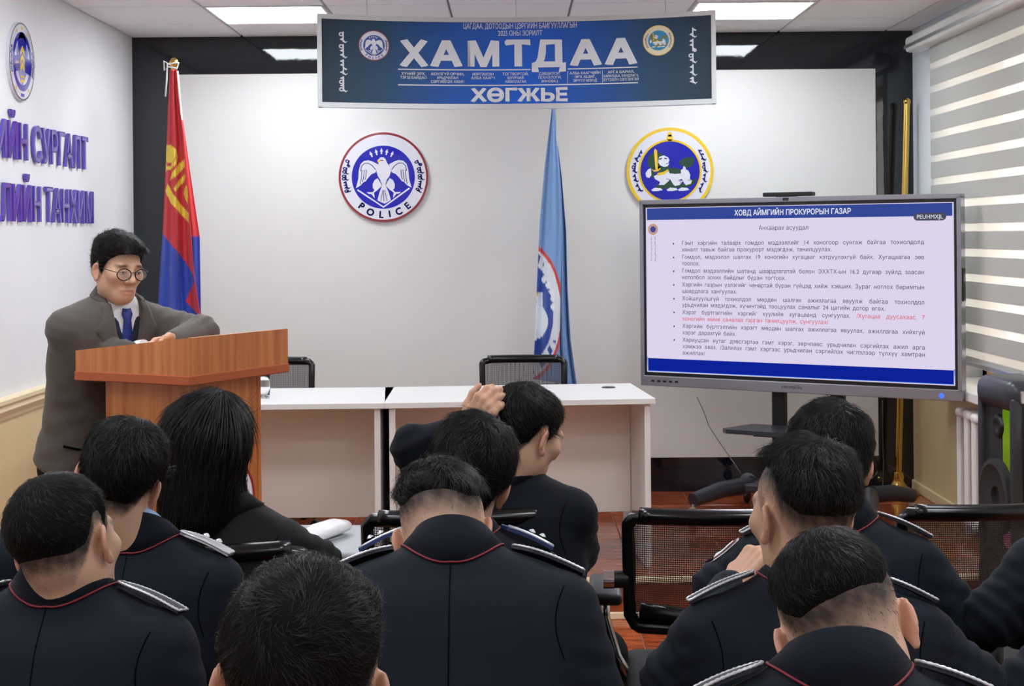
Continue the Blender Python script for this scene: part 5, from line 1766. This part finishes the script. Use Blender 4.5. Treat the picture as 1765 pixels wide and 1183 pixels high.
    # sleeve patches
    for s, tt, back in patch:
        mid = S[s] + (EL[s] - S[s]) * tt
        axd = EL[s] - S[s]; axd = axd / np.linalg.norm(axd)
        outd = Rt @ np.array((s * 1.0, back, 0), np.float32); outd = outd - axd * outd.dot(axd); outd /= np.linalg.norm(outd)
        lat = np.cross(axd, outd)
        shp = [(-.032, -.042), (0, -.05), (.032, -.042), (.034, 0), (.028, .028), (0, .048), (-.028, .028), (-.034, 0)]
        def proj(u, v, off):
            o = mid + lat * u + axd * v + outd * .2
            h = bvh.ray_cast(Vector(o.tolist()), Vector((-outd).tolist()))
            return (h[0] + Vector(outd.tolist()) * off - LB) if h[0] is not None else Vector((mid + outd * .06).tolist()) - LB
        def fan(sc, off, nm, m, par):
            mb = MB(); c = mb.bm.verts.new(proj(0, 0, off)); inner = [mb.bm.verts.new(proj(u * sc * .55, v * sc * .55, off)) for u, v in shp]; ring = [mb.bm.verts.new(proj(u * sc, v * sc, off)) for u, v in shp]
            for k in range(8):
                mb.bm.faces.new((c, inner[k], inner[(k + 1) % 8])); mb.bm.faces.new((inner[k], ring[k], ring[(k + 1) % 8], inner[(k + 1) % 8]))
            return mb.build(nm, m, par)
        pt_ = fan(1.0, .003, 'sleeve_patch', M_silver, root); fan(.88, .0042, 'patch_border', M_pipe, pt_); fan(.74, .0052, 'patch_field', M_shirt, pt_); fan(.42, .0062, 'patch_emblem', mat('patch_navy', (30, 36, 70), .7), pt_)
    # ---------------- trousers, shoes
    fwd = Rt @ np.array((0, 1, 0), np.float32); fwd[2] = 0; fwd /= np.linalg.norm(fwd)
    rgt = np.array((fwd[1], -fwd[0], 0), np.float32)
    if legs:
        hipc = hip.copy()
        TR = []
        SH = []
        for s in (-1, 1):
            h0 = hipc + rgt * s * .09
            if legs == 'sit':
                h0[2] = floorz + .54
                kn = h0 + fwd * .40 + rgt * s * .05; kn[2] = floorz + .50
                an = kn + fwd * .02; an[2] = floorz + .09
            else:
                kn = h0 + fwd * .03 + rgt * s * .01; kn[2] = floorz + .48
                an = kn - fwd * .02; an[2] = floorz + .09
            TR += [(h0, kn, .088, .064), (kn, an, .064, .05)]
            SH.append(an)
        hc = hipc.copy()
        if legs == 'sit': hc[2] = floorz + .56
        def tf(P):
            d = ellp(P, hc, (.165 * ws, .13, .12))
            for a, b, ra, rb in TR: d = smin(d, rcone(P, a, b, ra, rb), .03)
            return d
        allp = np.array([q[0] for q in TR] + [q[1] for q in TR] + [hc])
        lo_, hi_ = allp.min(0) - .2, allp.max(0) + .2
        tv_, tq_ = nets(tf, lo_, hi_, .014)
        fast_mesh('trousers', tv_ - B, tq_, M_trs, root)
        for an in SH:
            def sf(P):
                a = an.copy(); a[2] = floorz + .045; toe = a + fwd * .17; toe[2] = floorz + .032
                d = smin(rcone(P, a - fwd * .05, toe, .042, .032), rcone(P, a, an, .045, .04), .02)
                return smax(d, floorz - P[:, 2], .004)
            sv, sq = nets(sf, an - .12 - np.abs(fwd) * .1, an + .12 + np.abs(fwd) * .2, .009)
            fast_mesh('shoe', sv - B, sq, M_shoe, root)
    return dict(root=root, N=N, Rt=Rt, H=H, Rh=Rh, hs=hs, B=B, S=S, EL=EL, WR=WR, jacket=jacket, bvh=bvh, snap=snap, hip=hip, fwd=fwd, rgt=rgt, tors=tors, pts=pts)

def long_hair(hp, hfld):
    """straight hair to below the shoulders"""
    def f(L):
        phi = np.arctan2(np.abs(L[:, 0]), L[:, 1])
        zl = hairline(phi, .07, -.06)
        d = hfld(L) - .016
        fall = rcone(L, (0, -.045, .02), (-.012, -.072, -.16), .092, .072)
        q = L.copy(); q[:, 0] *= .82
        fall = rcone(q, (0, -.038, .025), (-.010, -.075, -.165), .083, .060)
        d = smin(d, fall, .03)
        face = np.maximum(-(L[:, 1] - .028 - .35 * np.maximum(L[:, 2] - .03, 0)), L[:, 2] - .072)
        d = smax(d, -face, .012)
        return d + .0022 * np.sin(np.arctan2(L[:, 0], -(L[:, 1] + .03)) * 34 + 2 * wob(L, 14, 2)) * sstep(.13, .05, L[:, 2]) - .0012 * wob(L, 40, 3) * 1.0 + .012 * sstep(-.16, -.24, L[:, 2])
    V, Q = nets(f, (-.15, -.19, -.27), (.15, .14, .16), .005)
    return V, Q

def long_strands(hp, hv, hq, nrm, rng):
    n = 5200
    used = np.unique(hq)
    pk = rng.choice(used, n)
    p = hv[pk] + rng.normal(0, .002, (n, 3)); nn = nrm[pk]
    part = np.array((.025, -.02, .125))
    low = sstep(.10, .0, p[:, 2])[:, None]
    fl = (p - part); fl /= np.linalg.norm(fl, axis=1, keepdims=True) + 1e-6
    d = fl * (1 - low) + np.array((0, 0, -1.)) * (low + .25) + np.stack([wob(p, 30, 1), wob(p, 33, 2), wob(p, 20, 3) * 0], 1) * .05 + rng.normal(0, .035, (n, 3))
    d -= nn * (d * nn).sum(1, keepdims=True)
    d /= np.linalg.norm(d, axis=1, keepdims=True) + 1e-9
    ln = rng.uniform(.035, .10, n)
    return tubes(p + nn * .0006, d, nn, ln, .0007, 4, curl=.10)
# ------------------------------------------------------------------ low seats under the rows
def low_seat(x, y, rz, label):
    t = empty('low_back_chair', (x, y, 0), rz, label, 'chair', 'low backed chairs under the rear rows')
    MB().box((0, 0, .435), (.44, .44, .05), None, .02, 3).build('seat', M_seatf, t, auto=True)
    MB().box((0, -.235, .63), (.40, .03, .16), Matrix.Rotation(R(-8), 3, 'X'), .012, 3).build('backrest', M_seatf, t, auto=True)
    for sx in (-1, 1):
        for sy in (-1, 1):
            top = .71 if sy < 0 else .42
            MB().tube([(sx * .19, sy * .2 - (.02 if sy < 0 else 0), top), (sx * .19, sy * .19, .42), (sx * .21, sy * .22, 0)], .011, 8).build('leg', M_chrome, t, smooth=True)
    return t

BR = {'kind': 'braid'}
FADE = dict(T=.012, up=.05, soft=.03, zb=-.055, stub=.8, len=.022)
GA = 'seated audience'
out = {}
# --- row one
out['woman'] = person('person with long straight black hair in a black blazer before the lectern',
    (366, 768, 3.6), (16, 4, 2), (378, 866, 3.56), (8, 6, 0), 'blazer', ws=.90, hair=dict(long=True), arms={'R': ((548, 975, 3.6), (500, 1040, 3.85))}, seed=2, group=GA, collar=True)
e8 = at(716, 775, 3.86); w8 = at(826, 716, 3.92)
out['p8'] = person('person in plain dark jacket looking down right, hand behind the head',
    (906, 752, 3.9), (50, 20, 4), (868, 815, 3.86), (16, 10, -3), 'suit', ws=1.02, hair=dict(T=.012, top=.6, zb=-.05, len=.03, stub=.75, seed=4), arms={'L': ((714, 772, 3.86), (808, 744, 3.84)), 'R': ((992, 948, 3.9), (960, 985, 4.15))},
    hands=[dict(a=(at(808, 744, 3.84), at(842, 690, 3.82) - at(808, 744, 3.84), Vector((.7, .6, -.3)), Vector((-.4, .3, .9))), k=dict(curl=38), el=at(714, 772, 3.86))], seed=4, group=GA)
# --- row two
out['p3'] = person('person in dark uniform with solid silver shoulder boards and a red sleeve badge',
    (206, 830, 3.15), (2, 12, 18), (226, 922, 3.12), (2, 8, 0), 'police', hair=dict(T=.014, top=.5, zb=-.05, up=.005, len=.034, stub=.8, mess=.25), boards=dict(kind='braid', stars=(.45, .7), mat=M_silver), patch=((1, .52, -.1),), shirt=M_lblue, seed=5, group=GA)
out['p7'] = person('person with thick black hair and blue striped shoulder boards, partly hidden behind the bowed head',
    (804, 824, 3.1), (-3, 8, 18), (785, 912, 3.06), (0, 8, 0), 'police', hair=dict(T=.016, top=.5, zb=-.062, len=.036, stub=.8, mess=.3), boards=dict(kind='lines', mat=M_blboard, stars=(.55, .75)), seed=7, group=GA)
out['p10'] = person('person in navy uniform with light blue shirt collar, before the screen stand',
    (1428, 800, 3.2), (-4, 10, 4), (1446, 888, 3.16), (2, 8, 1), 'police', hair=dict(T=.014, top=.6, zb=-.05, len=.03, stub=.8), boards=dict(kind='braid'), patch=((-1, .5, .05),), shirt=M_lblue, seed=9, group=GA,
    arms={'L': ((1240, 1020, 3.18), (1300, 1040, 3.4)), 'R': ((1672, 1085, 3.15), (1640, 1130, 3.4))})
out['p12'] = person('person at the right picture edge, only a bent navy sleeve showing',
    (1935, 800, 3.15), (0, 10, 0), (1935, 885, 3.1), (-4, 8, 0), 'police', hair=dict(T=.012), seed=12, group=GA, strands=800,
    arms={'L': ((1712, 1062, 3.1), (1800, 1090, 3.3))})
out['p13'] = person('person at the left picture edge, only a dark navy shoulder showing',
    (-128, 810, 3.3), (0, 10, 0), (-128, 892, 3.26), (0, 8, 0), 'police', hair=dict(T=.012), seed=13, group=GA, strands=800)
# --- row three
out['p4'] = person('person in plain navy jacket at the left, head tilted and turned right',
    (114, 945, 2.6), (15, 10, -14), (92, 1008, 2.55), (4, 12, 0), 'police', ws=1.06, hair=dict(T=.009, top=.5, zb=-.03, up=.014, len=.02, stub=.8, soft=.045, fade=.05), seed=14, group=GA, boards=dict(kind='braid'))
out['p6'] = person('broad shouldered person in navy uniform bowing the head low in the centre',
    (765, 926, 2.72), (4, 54, -8), (778, 938, 2.62), (0, 22, 0), 'police', ws=1.16, hair=dict(T=.014, top=.6, zb=-.05, up=.062, soft=.02, len=.028, stub=.55, lift=.3, mess=.35, fade=.055), boards=BR, seed=16, group=GA)
w9 = at(1268, 992, 2.85)
out['p9'] = person('person in navy uniform with faded haircut resting the chin on one hand',
    (1384, 892, 2.6), (-24, 8, 2), (1404, 992, 2.56), (2, 10, 0), 'police', ws=1.06, hair=dict(T=.014, top=.9, zb=-.05, up=.052, soft=.035, zf=.094, len=.034, stub=.8, swirl=.6, fade=.06), boards=BR, seed=17, group=GA,
    arms={'L': ((1165, 1175, 2.62), (1258, 1020, 2.83)), 'R': ((1672, 1180, 2.58), (1640, 1230, 2.8))},
    hands=[dict(a=(at(1258, 1020, 2.83), at(1300, 966, 2.85) - at(1258, 1020, 2.83), Vector((.6, .1, .2)), Vector((-.3, .9, .2))), k=dict(curl=48), el=at(1165, 1175, 2.62))])
out['p14'] = person('person at the lower right corner, only a navy elbow showing',
    (2010, 950, 2.62), (0, 8, 0), (2010, 1040, 2.58), (0, 8, 0), 'police', hair=dict(T=.012), seed=18, group=GA, strands=800, arms={'L': ((1768, 1195, 2.6), (1850, 1230, 2.8))})
# --- row four
out['p5'] = person('nearest person, back of the dark head at the lower edge left of centre',
    (520, 1190, 1.54), (0, 6, 4), (520, 1320, 1.49), (0, 6, 0), 'police', hair=dict(T=.012, top=.7, zb=-.05, up=.036, soft=.045, fade=.06, len=.024, stub=.85, whorl=(.0, -.085, .075), mess=.3), seed=20, group=GA, boards=BR, strands=14000)
out['p11'] = person('person with shaved nape and red piped navy collar bowing the head at the lower right',
    (1456, 1092, 1.95), (2, 38, -14), (1462, 1150, 1.85), (0, 14, 0), 'police', ws=1.06, hair=dict(T=.009, top=.6, zb=-.05, up=.055, tilt=-.16, soft=.03, len=.018, stub=.6, fade=.07), boards=BR, seed=22, group=GA, strands=12000, skin=(212, 172, 146))
for key, lab in (('p3', 'low backed chair under the person with silver braided boards'), ('p7', 'low backed chair under the person with blue striped boards'), ('p10', 'low backed chair under the person before the screen stand'),
                 ('p12', 'low backed chair under the person at the right edge'), ('p13', 'low backed chair under the person at the left edge'), ('p4', 'low backed chair under the person with the tilted head'),
                 ('p6', 'low backed chair under the broad shouldered person'), ('p9', 'low backed chair under the person resting the chin on a hand'), ('p14', 'low backed chair under the person at the lower right corner'),
                 ('p5', 'low backed chair under the nearest person'), ('p11', 'low backed chair under the person with the shaved nape')):
    q = out[key]
    low_seat(float(q['hip'][0]), float(q['hip'][1]) + .03, 0, lab)

# ------------------------------------------------------------------ the speaker at the lectern
er, wr_ = (146, 618, 4.97), (246, 604, 4.86)
el_, wl_ = (346, 574, 5.08), (300, 590, 4.90)
sp_hands = [dict(a=(at(*wr_), at(300, 596, 4.84) - at(*wr_), Vector((0, .2, -1)), Vector((.3, .9, .1))), k=dict(curl=14), el=at(*er)),
            dict(a=(at(*wl_), at(262, 600, 4.83) - at(*wl_), Vector((0, .2, -1)), Vector((-.3, -.8, .2))), k=dict(curl=16), el=at(*el_))]
sp_ = person('person in a grey suit, white shirt, blue tie and glasses, leaning on the wooden lectern',
    (203, 466, 4.95), (136, 8, 3), (188, 502, 5.03), (134, 18, 0), 'grey', ws=1.0, ds=1.0, hs=.91, bot=-.60, eyes=True, skin=(206, 162, 134), hair=dict(T=.014, top=1.0, front=.012, zf=.070, zb=-.045, up=.0, soft=.022, len=.04, stub=.6, sweep=(.5, .8, .1), sweepw=.55, mess=.12, lift=.08, fcut=.1), shirt=M_shirt,
    arms={'R': (er, wr_), 'L': (el_, wl_)}, hands=sp_hands, seed=30, legs='stand', sleeve=1.0, res=.008, collar=True)
def presenter_extras(q):
    N, Rt, B, root = q['N'], q['Rt'], q['B'], q['root']
    LB = Vector(B.tolist())
    P0 = q['pts']
    lo, hi = P0.min(0) - .06, P0.max(0) + .06
    tbv, tbq = nets(lambda P: torso_sdf((P - N) @ Rt, 1.0, 1.0, -.6), N - .7, N + .4, .01)
    TB = BVHTree.FromPolygons([tuple(x) for x in tbv], [tuple(x) for x in tbq.tolist()])
    def tsnap(p_loc, d_loc, off):
        o = N + Rt @ np.array(p_loc, np.float32); dd = Rt @ np.array(d_loc, np.float32)
        h = TB.ray_cast(Vector(o.tolist()), Vector(dd.tolist()))
        return None if h[0] is None else h[0] + h[1] * off
    def shirt(P):
        l = (P - N) @ Rt
        d = torso_sdf(l, 1.0, 1.0, -.5) + .014
        return smax(d, -(l[:, 1] - .05), .01)
    v, qq = nets(shirt, N - .45, N + .35, .01)
    fast_mesh('shirt', v - B, qq, M_shirt, root)
    def vest(P):
        l = (P - N) @ Rt
        d = torso_sdf(l, 1.0, 1.0, -.56) + .007
        vw = np.interp(l[:, 2], [-.18, -.15, -.03], [-.03, .0, .04])
        d = np.maximum(d, -(np.abs(l[:, 0]) - vw) if False else vw - np.abs(l[:, 0]))
        return smax(np.maximum(d, l[:, 2] + .045), -(l[:, 1] - .05), .008)
    v, qq = nets(vest, N - .62, N + .3, .009)
    fast_mesh('vest', v - B, qq, mat('navy_vest_knit', (24, 28, 48), .85, bump=.2, bscale=500), root)
    # tie
    def fr(x, z, off):
        o = N + Rt @ np.array((x, .5, z), np.float32); d = Rt @ np.array((0, -1, 0), np.float32)
        # march to the shirt surface
        t = np.linspace(0, .6, 400)
        pts = o + t[:, None] * d
        f = shirt(pts.astype(np.float32))
        k = np.argmax(f < 0)
        return Vector((pts[k] - d * off).tolist()) - LB
    rows = []
    for z, w in ((-.018, .015), (-.035, .020), (-.052, .014), (-.09, .018), (-.15, .024), (-.20, .026), (-.26, .03), (-.34, .032)):
        rows.append([fr(x * w, z, .006 + .006 * (1 - abs(x))) for x in (-1, -.5, 0, .5, 1)])
    mb = MB(); mb.grid(rows); o = mb.build('tie', mat('blue_patterned_tie', (36, 62, 150), .45, var=.3, vscale=120, var_rgb=(24, 44, 110)), root, smooth=True)
    o.modifiers.new('thick', 'SOLIDIFY').thickness = .003
    # lapels lie on the jacket front
    for s in (-1, 1):
        outl = [(.062, .02), (.088, .0), (.094, -.06), (.118, -.085), (.100, -.115), (.075, -.20), (.022, -.315), (.004, -.325), (.026, -.24), (.046, -.13)]
        inner = [(.060, .005), (.058, -.04), (.050, -.085), (.047, -.105), (.043, -.13), (.034, -.19), (.012, -.30)]
        L_, R_ = [], []
        for z in np.linspace(.01, -.315, 22):
            a = np.interp(-z, [-.01, .04, .30, .325], [.058, .054, .008, .004])
            b = np.interp(-z, [-.01, .05, .085, .10, .20, .325], [.080, .094, .116, .098, .07, .010])
            r_ = []
            for t in (0, .33, .66, 1):
                p_ = tsnap((s * (a + (b - a) * t), .6, z), (0, -1, 0), .004)
                r_.append(p_)
            if all(x is not None for x in r_): L_.append([x - LB for x in r_])
        if len(L_) > 4:
            mb = MB(); mb.grid(L_); o = mb.build('lapel', M_grey, q['jacket'], smooth=True); o.modifiers.new('thick', 'SOLIDIFY').thickness = .004
    # hip pocket with a dark opening
    pk = []
    for x in np.linspace(.05, .15, 8):
        p_ = tsnap((x, .7, -.50 + .12 * (x - .05)), (0, -1, 0), .004)
        if p_ is not None: pk.append(p_ - LB)
    if len(pk) > 3: MB().tube(pk, .0045, 6).build('pocket', M_seam, q['jacket'], smooth=True)
    # cuffs
    for s in (-1, 1):
        d = q['EL'][s] - q['WR'][s]; d = d / np.linalg.norm(d)
        a = q['WR'][s] - d * .008 - B; b = q['WR'][s] + d * .02 - B
        MB().tube([tuple(a), tuple(b)], .034, 16).build('shirt_cuff', M_shirt, root, smooth=False)
    # eyes and glasses
    H, Rh = q['H'], q['Rh']
    hw = lambda p: Vector((H + Rh @ np.array(p, np.float32) * q['hs'] - B).tolist())
    for s in (-1, 1):
        mb = MB(); rows = []
        for i in range(7):
            rows.append([])
            for j in range(9):
                u, v = -1 + 2 * j / 8, -1 + 2 * i / 6
                vv = v * math.sqrt(max(0, 1 - u * u * .95)) * .0032
                rows[-1].append(hw((s * .031 + u * .0115, .0912 - .004 * u * u * 1.4, .0075 + vv)))
        mb.grid(rows); mb.build('eye', mat('eye_white', (226, 220, 214), .25), root, smooth=True)
        MB().lathe([(0, .0008), (.0042, .0004), (.0044, 0)], hw((s * .031 + .0, .0918, .0075)), 14, Matrix(Rh.tolist()) @ Matrix.Rotation(-PI / 2, 3, 'X')).build('iris', mat('dark_iris', (30, 20, 16), .15), root, smooth=True)
    for s in (-1, 1):
        MB().tube([hw((s * .031 - .0125, .0895, .0085)), hw((s * .031 - .006, .0925, .0112)), hw((s * .031, .0935, .0120)), hw((s * .031 + .006, .0925, .0112)), hw((s * .031 + .0125, .0895, .0085))], .0013, 5).build('upper_lash', mat('dark_lash', (20, 16, 14), .6), root, smooth=True)
    g = bpy.data.objects.new('glasses', None); COL.objects.link(g); g.parent = root
    M_spec = mat('black_glasses_frame', (18, 18, 22), .25)
    for s in (-1, 1):
        c = (s * .034, .109, .004)
        ring = []
        for k in range(28):
            a = 2 * PI * k / 28
            rx, rz_ = .0245 * (1 + .06 * math.cos(2 * a)), .0205 * (1 if math.sin(a) > 0 else 1.06)
            ring.append(hw((c[0] + rx * math.cos(a), c[1] - .006 * abs((c[0] + rx * math.cos(a)) / .06) ** 2, c[2] + rz_ * math.sin(a))))
        MB().tube(ring, .0019, 6, closed=True).build('rim', M_spec, g, smooth=True)
        mb = MB(); mb.bm.faces.new([mb.bm.verts.new(p) for p in ring]); mb.build('lens', mat('spectacle_lens', (255, 255, 255), .02, alpha=.12), g)
        MB().tube([hw((s * .058, .103, .010)), hw((s * .073, .08, .012)), hw((s * .079, .03, .012)), hw((s * .080, .004, .010))], .0014, 6).build('temple', M_spec, g, smooth=True)
    MB().tube([hw((-.010, .109, .010)), hw((0, .113, .013)), hw((.010, .109, .010))], .0013, 6).build('bridge', M_spec, g, smooth=True)
presenter_extras(sp_)
bpy.data.objects.remove(_to)
